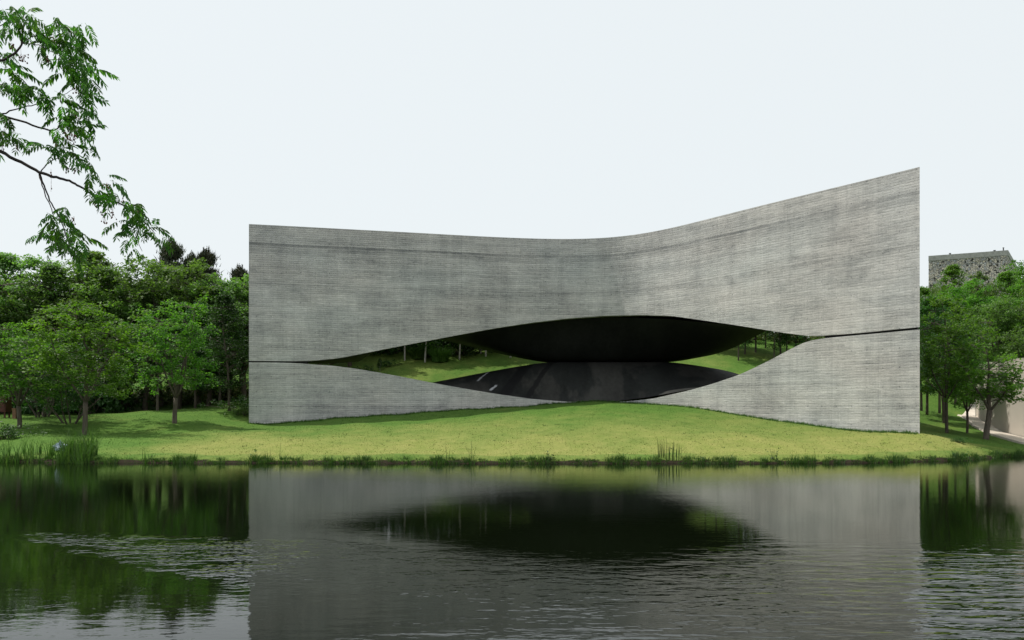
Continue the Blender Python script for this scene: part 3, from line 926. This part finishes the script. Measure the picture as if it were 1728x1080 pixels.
# the wood behind them: (px, distance, top py, kind)
wood = [(-30,62,452,'wood1'),(8,72,428,'wood3'),(38,60,470,'wood2'),(62,74,424,'wood1'),(95,64,452,'wood3'),(118,75,430,'wood2'),(150,70,425,'wood3'),
        (178,66,448,'wood1'),(215,72,438,'wood2'),(245,64,478,'wood1'),(270,78,434,'wood1'),(300,68,440,'wood2'),(335,76,446,'wood1'),(352,66,488,'wood3'),
        (385,72,462,'wood2'),(412,66,480,'wood1'),(430,80,470,'wood2'),(-60,70,440,'wood2'),(205,60,520,'wood3'),(20,56,520,'wood1'),(130,57,505,'wood2'),(-80,58,470,'wood1'),
        (60,56,530,'wood2'),(175,58,540,'wood1')]
wood = [(p_, 57+(d_-56)*0.16, t_, k_) for (p_, d_, t_, k_) in wood]
SKY_L = {8: 'tall wood tree on the skyline at the far left edge of the picture', 62: 'wood tree whose top shows left of the drooping near branch tip', 118: 'wood tree on the skyline directly behind the lowest drooping leaves of the near branch',
 150: 'feathery wood tree standing just right of the lowest drooping leaves, highest of the broadleaf skyline', 215: 'rounded wood tree on the skyline below the tip of the near branch', 270: 'wood tree on the skyline just left of the tallest dark pine',
 300: 'dense wood tree in front of the tallest dark pine', 335: 'wood tree in front of the second tallest pine', 385: 'wood tree on the skyline between the pines and the brownish pine by the building', 412: 'wood tree touching the left edge of the building',
 205: 'lower wood tree right behind the gap between the leaning tree and the lone lawn tree', 20: 'lower wood tree behind the low-crowned tree at the left edge', 130: 'lower wood tree directly behind the leaning tree', 352: 'wood tree behind the thin dark-trunked trees beside the lone lawn tree'}
SKY_R = {1562: 'wood tree on the right slope touching the right edge of the building', 1605: 'tallest slope tree in front of the left part of the stone building', 1655: 'slope tree topping out under the middle of the stone building',
 1692: 'slope tree under the right corner of the stone building', 1735: 'slope tree rising highest at the right edge of the picture', 1635: 'slope tree directly behind the tall forked tree', 1675: 'bright slope tree above the short stout tree', 1705: 'low slope tree behind the top of the pale curved wall'}
for (px, D, top, kind) in wood:
    x = (px-CXP)*D/F; z0 = zg1(x, D)
    H = CAMZ + (HOR-top)*D/F - z0
    tree('wood_tree', kind, px, D, H, SKY_L.get(px, 'green broadleaf tree packed into the wood on the slope behind the left lawn'), 'trees of the wood behind the left lawn', wide=0.95)
for (px, D, top, lab) in ((288,71,418,'tallest dark pine of the wood left of the building, its spiky top against the sky'), (322,72,440,'dark pine with candle-like tips between the tallest pine and the middle of the wood top'),
                     (350,73,432,'dark pine with upright tips, second tallest on the skyline left of the building'), (403,70,460,'brownish dark pine right beside the left wall edge of the building')):
    x = (px-CXP)*D/F; z0 = zg1(x, D)
    tree('pine_tree', 'pine', px, D, CAMZ+(HOR-top)*D/F-z0, lab)

# right-hand trees
tree('park_tree', 'right1', 1598, 42, 6.7, 'tall green tree with a steeply forked trunk, between the building and the pale path', rot=0.9, wide=0.85)
tree('park_tree', 'right2', 1663, 40, 4.5, 'short stout-trunked tree with a ragged crown in front of the pale path', rot=4.1, wide=1.1)
tree('park_tree', 'slim2', 1632, 42.5, 4.0, 'small thin tree between the tall forked tree and the short stout tree', rot=2.0, crown_mat=M_leaf)
tree('park_tree', 'slim2', 1593, 46, 5.6, 'dark tree whose trunk stands right behind the tall forked tree', rot=3.0)
tree('slim_tree', 'slim1', 1564, 49, 6.4, 'thin dark tree nearest the right end of the building', rot=0.3)
tree('slim_tree', 'slim1', 1555, 54, 6.4, 'thin bare-stemmed tree half hidden by the right edge of the building', rot=2.6)
tree('slim_tree', 'slim1', 1585, 53, 6.9, 'thin straight tree on the green slope between the building and the forked tree', rot=1.2)
tree('slim_tree', 'slim1', 1612, 57, 6.4, 'thin dark tree uphill of the tip of the path', rot=1.9)
rw = [(1562,66,486,'wood3'),(1585,62,505,'wood1'),(1605,70,450,'wood3'),(1635,64,474,'wood2'),(1655,72,456,'wood1'),(1675,60,500,'wood2'),(1692,70,460,'wood3'),
      (1715,64,478,'wood1'),(1735,76,440,'wood2'),(1760,60,480,'wood2'),(1575,78,480,'wood2'),(1640,80,468,'wood1'),(1705,60,530,'wood1'),(1740,54,545,'wood2'),(1540,74,500,'wood1'),(1790,66,460,'wood1')]
for (px, D, H_) in ((1800,58,7.5),(1830,66,8.5),(1870,60,8),(1900,72,9),(1940,56,7.5),(1985,64,9),(2040,58,8),(2100,66,9),(1850,78,9),(1960,82,9.5),(2080,80,9),(1760,84,9)):
    tree('wood_tree', ('wood1','wood2','wood3')[px % 3], px, D, H_, 'green broadleaf tree massed on the slope below the stone building', 'trees of the slope below the stone building')
for (px, D, top, kind) in rw:
    x = (px-CXP)*D/F; z0 = zg1(x, D)
    H = CAMZ + (HOR-top)*D/F - z0
    tree('wood_tree', kind, px, D, H, SKY_R.get(px, 'green broadleaf tree massed on the slope below the stone building'), 'trees of the slope below the stone building', wide=0.8, crown_mat=M_leaf if random.random() < 0.7 else None)

# trees behind the opening
for (px, D, lab) in ((641,65.3,'stunted pale sapling at the dark left tip of the opening'),):
    tree('pale_sapling', 'pale', px, D, 0.9, lab, cat='tree')
bt = [(683,68.2,'first whitewashed trunk from the left seen through the opening'),(717,67.6,'second whitewashed trunk, standing left in front of the grass mounds'),
      (744,71,'whitewashed trunk rising behind the right grass mound'),(764,70.5,'whitewashed trunk just right of the grass mounds'),(775,68.6,'tallest whitewashed trunk, right of the grass mounds'),
      (811,70.5,'short pale trunk under the left side of the dark belly'),(820,69.5,'pale trunk nearest the left side of the dark belly'),(862,69,'dark trunk just under the left edge of the belly')]
for i, (px, D, lab) in enumerate(bt):
    tree('staked_tree', 'pale', px, D, 6.0, lab + ', behind the building', wide=0.9)
br = [(1190,71.5),(1208,71),(1224,73),(1246,68.2),(1257,70.2),(1275,71),(1292,73),(1306,67.6),(1317,70),(1328,70.5),(1343,68.5),(1360,67)]
bl_ = ['far left trunk below the right side of the belly','second small trunk from the left on the right side of the belly','twisted dark trunk right of the belly','pale trunk nearest the front on the right of the opening','curved pale trunk beside the front one on the right of the opening',
       'dark trunk in the middle of the right part of the opening','dark trunk right of the middle of the right part of the opening','thickest dark trunk near the right tip of the opening','thin dark trunk just right of the thickest one','dark trunk third from the right tip of the opening','dark trunk second from the right tip of the opening','dark tree filling the right tip of the opening']
for (px, D), lab in zip(br, bl_):
    tree('grove_tree', 'slim2' if px % 2 else 'slim1', px, D, 5.6, lab, 'grove behind the building' , wide=0.9)
for px, D, H_ in ((540,64,7.5),(560,68,7.5),(590,66.5,7),(612,71,7),(520,70,8)):  # trees added behind the wall to cast shade on the slope
    tree('grove_tree', 'wood2' if px % 4 else 'wood1', px, D, H_, 'tree added behind the left wing to shade the left tip of the opening', 'added trees hidden behind the left wing', crown_mat=M_leafdark)
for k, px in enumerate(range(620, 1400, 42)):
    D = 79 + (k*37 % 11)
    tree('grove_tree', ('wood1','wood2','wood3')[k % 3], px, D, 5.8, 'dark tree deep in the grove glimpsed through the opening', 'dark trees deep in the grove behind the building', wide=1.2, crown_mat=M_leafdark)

# ------------------------------------------------------------------ shrubs and grasses
def tuft(n, h, w, spread, r, lean=0.5, seg=3):
    """curved grass blades growing from one foot"""
    az = r.random(n)*2*math.pi
    rad = spread*np.sqrt(r.random(n))
    p0 = np.stack([np.cos(az)*rad, np.sin(az)*rad, np.zeros(n)], -1)
    da = az + r.normal(0, 0.6, n)
    ln = lean*(0.3+r.random(n))
    hh = h*(0.55+0.5*r.random(n))
    V = []
    side = np.stack([-np.sin(da), np.cos(da), 0*da], -1)
    yaw = r.random(n)*math.pi
    side = np.stack([np.cos(yaw), np.sin(yaw), 0*yaw], -1)
    for k in range(seg+1):
        t = k/seg
        c = p0 + np.stack([np.cos(da)*ln*hh*t*t, np.sin(da)*ln*hh*t*t, hh*(t - 0.25*ln*t*t)], -1)
        wk = w*(1-t)*0.5 if k < seg else 0*w
        V.append(c - side*wk); V.append(c + side*wk)
    V = np.stack(V, 1)                         # n, 2*(seg+1), 3
    m_ = 2*(seg+1)
    F_ = []
    for k in range(seg):
        F_.append(np.stack([np.arange(n)*m_+2*k, np.arange(n)*m_+2*k+1, np.arange(n)*m_+2*k+3, np.arange(n)*m_+2*k+2], -1))
    return V.reshape(-1, 3), np.concatenate(F_)

def merge(parts):
    V, Fm, off = [], [], 0
    for v, f in parts:
        V.append(v); Fm.append(f+off); off += len(v)
    return np.concatenate(V), np.concatenate(Fm)

# reeds at the left end of the bank
parts = []
r = np.random.default_rng(5)
for _ in range(210):
    px = r.choice([r.uniform(-60, 158), r.uniform(60, 155), r.uniform(105, 156)])
    x = (px-CXP)*33/F
    y = float(shore(x)) + r.uniform(-0.55, 0.7)
    if 62 < px < 100 and y < float(shore(x))+0.1: continue
    hmax = 1.35 if px > 100 else (1.15 if px < 40 else 1.0)
    v, f = tuft(5, hmax*(0.6+0.5*r.random()), 0.034, 0.08, r, 0.42, 4)
    z0 = max(zg1(x, y), -0.3)
    parts.append((v + np.array((x, y, z0)), f))
v, f = merge(parts)
tag(link('reeds', mesh_np('reeds', v, f, M_reed)), 'tall green reeds standing in the water at the left end of the bank', 'reeds', kind='stuff')

# ragged grass along the water's edge
parts = []
r = np.random.default_rng(6)
xx = -24.0
while xx < 26:
    xx += r.uniform(0.012, 0.035)
    dens = 0.5+0.5*math.sin(xx*1.9)+0.5*math.sin(xx*4.7+2)+0.4*math.sin(xx*11.0)
    if r.random() > 0.55+0.5*dens: continue
    y = float(shore(xx)) + r.uniform(-0.12, 0.25)
    h = (0.08 + 0.13*max(0, dens))*(0.6+0.8*r.random())
    v, f = tuft(12, h, 0.022, 0.12, r, 0.6, 2)
    parts.append((v + np.array((xx, y, max(zg1(xx, y)-0.02, -0.02))), f))
v, f = merge(parts)
tag(link('bank_grass', mesh_np('bank_grass', v, f, M_shore)), 'ragged dark green grass along the water edge', 'grass', kind='stuff')

# longer grass at the foot of the walls
parts = []
for i in range(NP-1):
    for _ in range(9):
        t = r.random(); x = wx[i]+(wx[i+1]-wx[i])*t; y = wy[i]+(wy[i+1]-wy[i])*t
        off = r.uniform(0.05, 0.45); x2 = x + nrm_x[i]*off; y2 = y + nrm_y[i]*off
        v, f = tuft(7, 0.16*(0.4+r.random()), 0.03, 0.12, r, 0.6, 2)
        parts.append((v + np.array((x2, y2, zg1(x2, y2)-0.02)), f))
v, f = merge(parts)
tag(link('wall_foot_grass', mesh_np('wall_foot_grass', v, f, M_reed)), 'longer green grass growing along the foot of the concrete wall', 'grass', kind='stuff')

# short turf over the lawn
n = 60000
r = np.random.default_rng(9)
yy = 32.5 + 40*(r.random(n)**1.3)
xx = (r.random(n)*2-1)*(0.60*yy) 
ok = (yy > shore(xx)+0.15) & ~((yy > front_y(xx)-0.1) & (xx > -15) & (xx < 17.6) & (yy < front_y(xx)+depth_of(xx)+1))
pcx = CXP + xx*F/yy
ok &= ~((pcx > 1608) & (yy > 39.8) & (yy < 58))
xx, yy = xx[ok], yy[ok]; n = len(xx)
zz = zg(xx, yy)
hh = 0.015+0.03*r.random(n)**2
an = r.random(n)*math.pi; ww = 0.018
lean = r.normal(0, 0.03, (n, 2))
v = np.stack([np.stack([xx-np.cos(an)*ww, yy-np.sin(an)*ww, zz-0.01], -1), np.stack([xx+np.cos(an)*ww, yy+np.sin(an)*ww, zz-0.01], -1), np.stack([xx+lean[:, 0], yy+lean[:, 1], zz+hh], -1)], 1).reshape(-1, 3)
f = np.arange(3*n).reshape(n, 3)
dv = np.repeat(np.clip(1.12-(yy-shore(xx))/16, 0, 1)*np.clip((xx+17)/5, 0.0, 1)*np.clip((24-xx)/6, 0.1, 1), 3)
dv = np.where(np.repeat(yy > front_y(xx), 3), 0.42, dv)
tag(link('turf', mesh_np('turf', v, f, M_ground, attrs={'dry': dv, 'soil': np.zeros(3*n)})), 'short mown turf covering the lawn', 'grass', kind='stuff')

parts = []
for _ in range(170):
    y = 34 + 17*r.random(); x = (r.random()*2-1)*0.55*y
    if y > float(front_y(x))-0.6 or y < float(shore(x))+0.6: continue
    v, f = tuft(8, 0.05+0.09*r.random(), 0.02, 0.10, r, 0.9, 2)
    parts.append((v + np.array((x, y, zg1(x, y)-0.01)), f))
v, f = merge(parts)
tag(link('lawn_tufts', mesh_np('lawn_tufts', v, f, M_shore)), 'small scattered coarse tufts dotted over the lawn', 'grass', kind='stuff')

# single tall weeds on the bank
def weed(px, hpx, n, label, lean=0.25, w=0.022, leafy=False, D=None):
    x = (px-CXP)*32.9/F; y = float(shore(x)) + 0.15
    x = (px-CXP)*y/F
    r_ = np.random.default_rng(int(px))
    v, f = tuft(n, hpx*y/F, w, 0.05+0.012*n, r_, lean, 4)
    if leafy:
        c = v[r_.integers(0, len(v), 40)]; lv, lf = leaf_cloud(c, 1, 0.05, 0.09, r=r_)
        v, f = merge([(v, f), (lv, lf)])
    o = link('bank_weed', mesh_np('bank_weed', v, f, M_shore)); o.location = (x, y, zg1(x, y)-0.03)
    tag(o, label, 'weed')
weed(1129, 44, 34, 'tallest dense clump of upright reed blades on the bank right of centre', 0.10, 0.035)
weed(797, 44, 7, 'sparse tall blades leaning left on the bank left of centre', 0.35)
weed(755, 32, 4, 'two thin grass stalks on the bank beside the sparse tall blades', 0.2)
weed(470, 36, 3, 'single stalk bending left on the bank below the left wing', 0.5)
weed(452, 26, 4, 'short thin stalks next to the single bending stalk', 0.2)
weed(243, 28, 4, 'thin stalk on the bank right of the reeds below the lone tree', 0.15)
weed(214, 26, 4, 'thin stalk on the bank nearest the reeds', 0.15)
weed(326, 26, 4, 'thin drooping stalk on the bank, between the lone tree and the building corner', 0.6)
weed(1169, 28, 2, 'single bare stem on the bank just right of the tallest clump', 0.05)
weed(1108, 20, 8, 'low tuft of seed heads left of the tallest clump', 0.3)
weed(1305, 22, 10, 'leafy dark weed on the bank below the right wing', 0.3, leafy=True)
weed(1378, 22, 4, 'thin pale stems on the bank between the leafy weed and the wall corner', 0.2)
weed(1555, 46, 2, 'tall bare stem on the bank below the right wall corner', 0.05)
weed(1622, 20, 10, 'dark low leafy weed on the bank in front of the forked tree', 0.4, leafy=True)
weed(425, 18, 7, 'small leafy weed on the bank right below the left wall corner', 0.3, leafy=True)
weed(680, 18, 7, 'small weed with flower heads on the bank left of the thin stalks', 0.3)
weed(863, 26, 2, 'thin upright stem on the bank right of the sparse tall blades', 0.1)
weed(930, 16, 7, 'low leafy weed on the bank near the middle', 0.3, leafy=True)

# ornamental grass mounds behind the opening
for (px, D, s, lab) in ((706, 68.6, 1.15, 'rounded bright grass mound, left of the pair seen through the opening'), (743, 68.0, 1.45, 'rounded bright grass mound, right of the pair seen through the opening'), (722, 69.6, 1.0, 'low grass mound squeezed between the two larger mounds')):
    x = (px-CXP)*D/F; r_ = np.random.default_rng(px)
    v, f = tuft(900, s, 0.05, s*0.42, r_, 0.75, 3)
    o = link('grass_mound', mesh_np('grass_mound', v, f, M_orn)); o.location = (x, D, zg1(x, D)-0.05)
    tag(o, lab, 'ornamental grass', 'grass mounds behind the building')

# scrub on the bank left of the building
bushm = []
for sd in (1, 2, 3):
    r_ = np.random.default_rng(sd)
    c = r_.normal(0, 1, (38, 3))*np.array((0.75, 0.5, 0.28)) + np.array((0, 0, 0.35)); c[:, 2] = np.abs(c[:, 2])
    v, f = leaf_cloud(c, 34, 0.28, 0.13, 0.7, 0.5, 0.5, r_)
    stem = MB()
    for k in range(7):
        stem.tube([(0, 0, -0.1), tuple(c[k]*0.6), tuple(c[k])], [0.025, 0.018, 0.008], 4, False)
    bushm.append((mesh_np('scrub', v, f, M_bush), stem.mesh('scrub_stems', M_bark)))
def bush(px, D, s, label, group=None, k=0, m=None, sz=1.0):
    x = (px-CXP)*D/F
    e_ = empty('shrub', (x, D, zg1(x, D)), label, 'shrub', group); e_.scale = (s, s, s*sz); e_.rotation_euler = (0, 0, px*1.7)
    c = link('foliage', bushm[k][0], e_); link('stems', bushm[k][1], e_)
    if m: c.material_slots[0].link = 'OBJECT'; c.material_slots[0].material = m
i = 0
for px in range(185, 415, 14):
    D = 62 - (px-185)*0.012 + (i % 3)*1.6
    i += 1
    bush(px, D, 1.0+0.35*((i*7) % 5)/5, 'low yellow-green scrub on the bank at the edge of the left lawn', 'scrub on the bank behind the left lawn', i % 3)
bush(414, 51.5, 0.75, 'small bright green shrub against the left wall edge of the building', k=1, m=M_orn)
bush(405, 53.5, 0.9, 'dark shrub just left of the building edge behind the bright one', k=2, m=M_leafdark)
bush(8, 38, 0.9, 'dark green shrub at the foot of the reeds at the far left edge', k=0, m=M_leafdark)
bush(1619, 37.2, 0.30, 'small dark tussock on the bank in front of the small thin tree', k=0, m=M_leafdark)
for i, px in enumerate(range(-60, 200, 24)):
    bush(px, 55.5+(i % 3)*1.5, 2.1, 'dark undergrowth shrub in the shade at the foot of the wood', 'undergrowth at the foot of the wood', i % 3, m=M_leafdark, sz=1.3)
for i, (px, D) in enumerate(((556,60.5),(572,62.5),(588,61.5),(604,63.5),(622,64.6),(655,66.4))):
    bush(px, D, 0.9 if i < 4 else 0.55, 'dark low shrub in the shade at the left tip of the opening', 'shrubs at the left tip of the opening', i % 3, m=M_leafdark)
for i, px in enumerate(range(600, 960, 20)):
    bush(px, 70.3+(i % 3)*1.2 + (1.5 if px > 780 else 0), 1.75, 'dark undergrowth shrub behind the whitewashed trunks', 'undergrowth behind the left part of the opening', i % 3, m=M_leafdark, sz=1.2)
for i, px in enumerate(range(1130, 1400, 22)):
    bush(px, 76+(i % 3)*1.5, 1.5, 'pale dry scrub behind the grove trunks at the right of the opening', 'dry scrub behind the right part of the opening', i % 3, sz=0.9)

# ------------------------------------------------------------------ small things on the left bank
x, y = (2-CXP)*49/F, 49.0
cab = empty('rusty_cabinet', (x, y, zg1(x, y)), 'rust-brown metal cabinet on short legs under the trees at the left edge', 'cabinet')
mb = MB(); mb.box(-0.5, 0.42, -0.3, 0.3, 0.32, 1.22); link('body', mb.mesh('cabinet_body', M_rust), cab)
mb = MB(); mb.box(-0.46, 0.38, -0.33, -0.303, 0.38, 1.16); link('door', mb.mesh('cabinet_door', M_rust), cab)
mb = MB(); mb.box(-0.04, 0.04, -0.03, 0.03, -0.15, 0.317); lm = mb.mesh('leg', M_rust)
for lx in (-0.4, 0.32):
    for ly in (-0.22, 0.22):
        o = link('leg', lm, cab); o.location = (lx, ly, 0)
x, y = (25-CXP)*48/F, 48.0
mb = MB(); mb.box(-0.09, 0.09, -0.09, 0.09, -0.2, 0.5); mb.box(-0.11, 0.11, -0.11, 0.11, 0.502, 0.56)
o = link('wooden_post', mb.mesh('wooden_post', M_post)); o.location = (x, y, zg1(x, y)); tag(o, 'short reddish-brown timber post beside the rust-brown cabinet', 'post')
r_ = np.random.default_rng(3)
nu, nv_ = 14, 9
V = []
for j in range(nv_):
    for i in range(nu):
        th = 2*math.pi*i/nu; ph = math.pi*j/(nv_-1)
        rr = 0.17*(1+0.35*r_.normal())
        V.append((math.cos(th)*math.sin(ph)*rr*1.6, math.sin(th)*math.sin(ph)*rr, math.cos(ph)*rr*0.9))
Fc = [(j*nu+i, j*nu+(i+1) % nu, (j+1)*nu+(i+1) % nu, (j+1)*nu+i) for j in range(nv_-1) for i in range(nu)]
x = (103-CXP)*34.6/F
o = link('plastic_bag', mesh_np('plastic_bag', V, Fc, M_bag)); o.location = (x, 34.6, zg1(x, 34.6)+0.12)
tag(o, 'crumpled pale blue plastic bag lying among the reeds', 'plastic bag')

# ------------------------------------------------------------------ near tree whose branches hang into the picture
ND = 7.0
nt_ = empty('overhanging_tree', (-6.6, 4.2, zg1(-6.6, 4.2)), 'near tree reaching in from the upper left with drooping feathery leaves and brown berry clusters', 'tree')
NTL = Vector(nt_.location)
def NPnt(px, py, d=0.0):
    return Vector(P(px, py, ND+d)) - NTL
trk = MB()
hub = Vector((-6.1, 4.6, 3.3)) - NTL
trk.tube([(0, 0, -0.5), (0.05, 0.05, 0.8), (0.2, 0.1, 1.7), hub, Vector((-6.0, 4.9, 5.0))-NTL], [0.17, 0.14, 0.125, 0.10, 0.06], 10)
link('trunk', trk.mesh('near_trunk', M_barkdark, True), nt_)
def branch(pts, r0, r1, from_hub=False):
    P_ = [NPnt(*p) if not isinstance(p, Vector) else p for p in pts]
    if from_hub: P_ = [hub, (hub*0.45+P_[0]*0.55)+Vector((0, 0, 0.15))] + P_
    # smooth
    arr = np.array([list(p) for p in P_]); k = len(arr)
    tq = np.linspace(0, k-1, (k-1)*4+1)
    sm = np.stack([np.interp(tq, range(k), arr[:, c]) for c in range(3)], -1)
    for _ in range(3):
        sm[1:-1] = 0.25*sm[:-2]+0.5*sm[1:-1]+0.25*sm[2:]
    sm[1:-1] += np.random.default_rng(k).normal(0, 0.0025, sm[1:-1].shape)
    b_ = MB(); m_ = len(sm)
    b_.tube([tuple(p) for p in sm], [r0+(r1-r0)*i/(m_-1) for i in range(m_)], 6)
    link('branch', b_.mesh('branch', M_barkdark, True), nt_)
branch([(-60,118,-.3),(0,103,-.1),(25,92,0),(36,76,0),(39,50,0),(40,26,.05)], 0.016, 0.004, True)
branch([(36,75,0),(52,61,.1),(80,56,.1),(106,46,.2)], 0.006, 0.003)
branch([(37,74,0),(55,73,-.1),(75,80,-.2),(95,90,-.2)], 0.005, 0.002)
branch([(-60,180,0),(0,193,.1),(45,207,.1),(85,222,.1),(97,218,.1),(103,203,.1)], 0.013, 0.004, True)
branch([(3,192,.1),(28,183,.2),(62,176,.2),(75,174,.2),(100,165,.2),(125,150,.2)], 0.006, 0.002)
branch([(85,222,.1),(105,235,.1),(120,245,.1)], 0.004, 0.002)
branch([(-60,222,-.1),(0,255,0),(35,274,0),(68,292,0),(90,298,0),(112,303,0),(130,312,0),(146,322,0),(165,334,0),(200,342,0),(225,354,0),(245,375,0),(262,395,0)], 0.016, 0.003, True)
branch([(68,292,0),(78,277,.1),(92,268,.1),(108,266,.1)], 0.005, 0.003)
branch([(67,293,0),(76,318,.05),(88,345,.05),(97,360,.05),(106,378,.05),(115,410,.05),(125,440,.05)], 0.007, 0.003)
branch([(66,294,0),(73,320,-.1),(83,343,-.1),(88,352,-.1),(92,372,-.1)], 0.005, 0.003)
branch([(210,345,0),(222,375,.1),(230,400,.1),(240,424,.1)], 0.004, 0.002)
branch([(-50,60,.1),(0,45,.1),(30,30,.1)], 0.008, 0.003, True)
branch([(-40,150,.2),(0,140,.2),(25,150,.2)], 0.007, 0.002, True)

def pinnate(seed, L=0.168):
    r_ = np.random.default_rng(seed)
    V, Fl = [], []
    droop = 0.22+0.3*r_.random()
    npair = int(r_.integers(6, 9))
    def rach(t): return np.array((L*t*(1-0.15*t), 0.0, -droop*L*t*t))
    for k in range(10):
        t0, t1 = k/10, (k+1)/10
        a0, a1 = rach(t0), rach(t1); w = 0.0012
        b = len(V); V += [a0+(0, w, 0), a0-(0, w, 0), a1-(0, w, 0), a1+(0, w, 0)]; Fl.append((b, b+1, b+2, b+3))
    items = [(t, s_) for t in np.linspace(0.16, 0.95, npair) for s_ in (-1, 1)] + [(1.0, 0)]
    for t, s_ in items:
        p = rach(t)
        ll = L*(0.32+0.07*r_.random())*(1.0 if 0.3 < t < 0.8 else 0.85)
        d = np.array((0.55+0.15*r_.normal(), s_*(0.75+0.15*r_.normal()), -0.85+0.2*r_.normal())) if s_ else np.array((0.7, 0, -0.8))
        d /= np.linalg.norm(d)
        s2 = np.cross(d, np.array((0.2*r_.normal(), 0.3*r_.normal(), 1))); s2 /= np.linalg.norm(s2)
        nn_ = np.cross(s2, d)
        w = ll*0.155
        b = len(V)
        V += [p, p+d*ll*0.35+s2*w+nn_*0.003, p+d*ll*0.75+s2*w*0.6, p+d*ll-nn_*0.004, p+d*ll*0.75-s2*w*0.6, p+d*ll*0.35-s2*w+nn_*0.003, p+d*ll*0.45-nn_*0.002]
        Fl += [(b, b+1, b+6), (b+1, b+2, b+6), (b+2, b+3, b+6), (b+3, b+4, b+6), (b+4, b+5, b+6), (b+5, b, b+6)]
    return np.array(V), Fl
pin = [pinnate(s_) for s_ in range(8)]
pinmesh = [mesh_np('leaf', v, f, M_leafnear) for v, f in pin]
blobs = [(15,25,22,12,9),(45,30,18,14,7),(60,55,25,15,8),(95,42,20,10,8),(125,45,18,8,6),(120,70,22,20,11),(110,95,18,22,11),(132,88,20,18,10),(148,110,14,14,7),(120,125,20,16,10),
 (143,135,16,14,7),(12,55,15,16,6),(8,95,10,8,5),(25,118,22,10,7),(15,145,20,14,10),(30,150,15,10,6),(68,155,18,8,6),(95,168,20,12,9),(138,158,18,12,7),(118,190,24,14,10),(148,190,16,10,6),(12,195,14,10,4),
 (8,220,10,14,5),(35,235,9,8,5),(100,226,18,12,8),(138,216,20,8,6),(82,248,12,8,5),(115,258,20,10,8),(148,245,14,6,3),(132,276,14,8,5),(165,300,18,6,4),(185,312,12,6,4),(168,326,14,6,5),(195,332,12,6,4),
 (215,350,18,10,9),(232,368,16,14,9),(252,388,14,10,6),(270,400,6,4,2),(212,378,9,12,5),(222,402,9,10,4),(232,418,6,6,2),(90,362,8,6,4),(118,355,8,5,2),(98,382,18,10,9),(78,398,12,6,5),(122,392,18,12,9),(106,412,16,12,8),
 (142,405,12,8,4),(122,430,10,8,4),(30,12,18,6,4),(75,75,16,10,6),(52,110,10,6,0)]
r_ = np.random.default_rng(12)
cnt = 0; rest = []
def leaf_at(px, py, dd_, n_obj):
    global cnt
    p = NPnt(px, py, dd_)
    yaw = r_.normal(0.15, 1.15) if r_.random() < 0.8 else r_.random()*6.28
    pitch = r_.normal(0.15, 0.35); s = 0.75+0.4*r_.random()
    k = int(r_.integers(len(pin)))
    if n_obj and cnt < 299:
        o = link('leaf', pinmesh[k], nt_); o.location = p; o.rotation_euler = (r_.normal(0, 0.3), pitch, yaw); o.scale = (s, s, s)
        cnt += 1
    else:
        v, f = pin[k]
        cy, sy_, cp_, sp_ = math.cos(yaw), math.sin(yaw), math.cos(pitch), math.sin(pitch)
        Rm = np.array([[cy, -sy_, 0], [sy_, cy, 0], [0, 0, 1]]) @ np.array([[cp_, 0, sp_], [0, 1, 0], [-sp_, 0, cp_]])
        rest.append((v*s @ Rm.T + np.array(p), f))
allp = []
for (cx, cy, rx, ry, n_) in blobs:
    for _ in range(int(n_*1.2)):
        allp.append((cx-5+r_.normal(0, rx*0.5), cy-4+r_.normal(0, ry*0.5), r_.normal(0, 0.18)))
for i_ in r_.permutation(len(allp)): leaf_at(*allp[i_], True)
for _ in range(260): leaf_at(r_.uniform(-420, -25), r_.uniform(-60, 330), r_.normal(-0.2, 0.5), False)
Vm, Fm, off = [], [], 0
for v, f in rest:
    Vm.append(v); Fm += [tuple(i+off for i in ff) for ff in f]; off += len(v)
o = link('foliage', mesh_np('foliage', np.concatenate(Vm), Fm, M_leafnear), nt_); o['kind'] = 'stuff'

def berries(px, py, n_, h, w):
    b_ = MB(); p0 = NPnt(px, py, 0.0)
    rr = np.random.default_rng(int(px*7+py))
    b_.tube([p0, p0+Vector((0.003, 0, -h*0.5)), p0+Vector((0, 0, -h))], 0.0012, 4)
    for k in range(n_):
        t = rr.random(); c = p0 + Vector((rr.normal(0, w), rr.normal(0, w), -h*t - 0.01))
        b_.tube([p0+Vector((0, 0, -h*t*0.7)), c], 0.0008, 3, False)
        R_ = 0.0052+0.002*rr.random()
        b = len(b_.v)
        for j in (-0.8, 0, 0.8):
            for i in range(6):
                q_ = 2*math.pi*i/6; k2 = math.sqrt(1-j*j)
                b_.v.append((c.x+R_*k2*math.cos(q_), c.y+R_*k2*math.sin(q_), c.z+R_*j*1.15))
        for j in range(2):
            for i in range(6): b_.f.append((b+j*6+i, b+j*6+(i+1) % 6, b+(j+1)*6+(i+1) % 6, b+(j+1)*6+i))
        b_.f.append(tuple(b+i for i in reversed(range(6)))); b_.f.append(tuple(b+12+i for i in range(6)))
    link('berry_cluster', b_.mesh('berry_cluster', M_berry, True), nt_)
for a_ in ((164,342,6,.09,.012),(175,340,14,.17,.010),(190,342,9,.12,.012),(207,322,5,.10,.008),(113,280,6,.05,.012),(128,284,4,.03,.01),(40,92,9,.06,.02),(80,92,14,.06,.016),(20,72,7,.05,.015),
           (35,82,6,.1,.012),(8,205,12,.12,.015),(4,232,8,.1,.012),(28,240,4,.06,.006),(118,215,18,.10,.03),(125,225,16,.08,.03),(95,228,8,.1,.012),(130,188,8,.05,.012),(90,60,10,.05,.02),(100,60,10,.06,.03),(88,180,4,.05,.006),
           (125,365,6,.05,.02),(86,285,5,.18,.004),(102,418,6,.06,.012),(225,352,6,.04,.012),(180,308,6,.04,.012),(128,145,6,.05,.02)):
    berries(*a_)
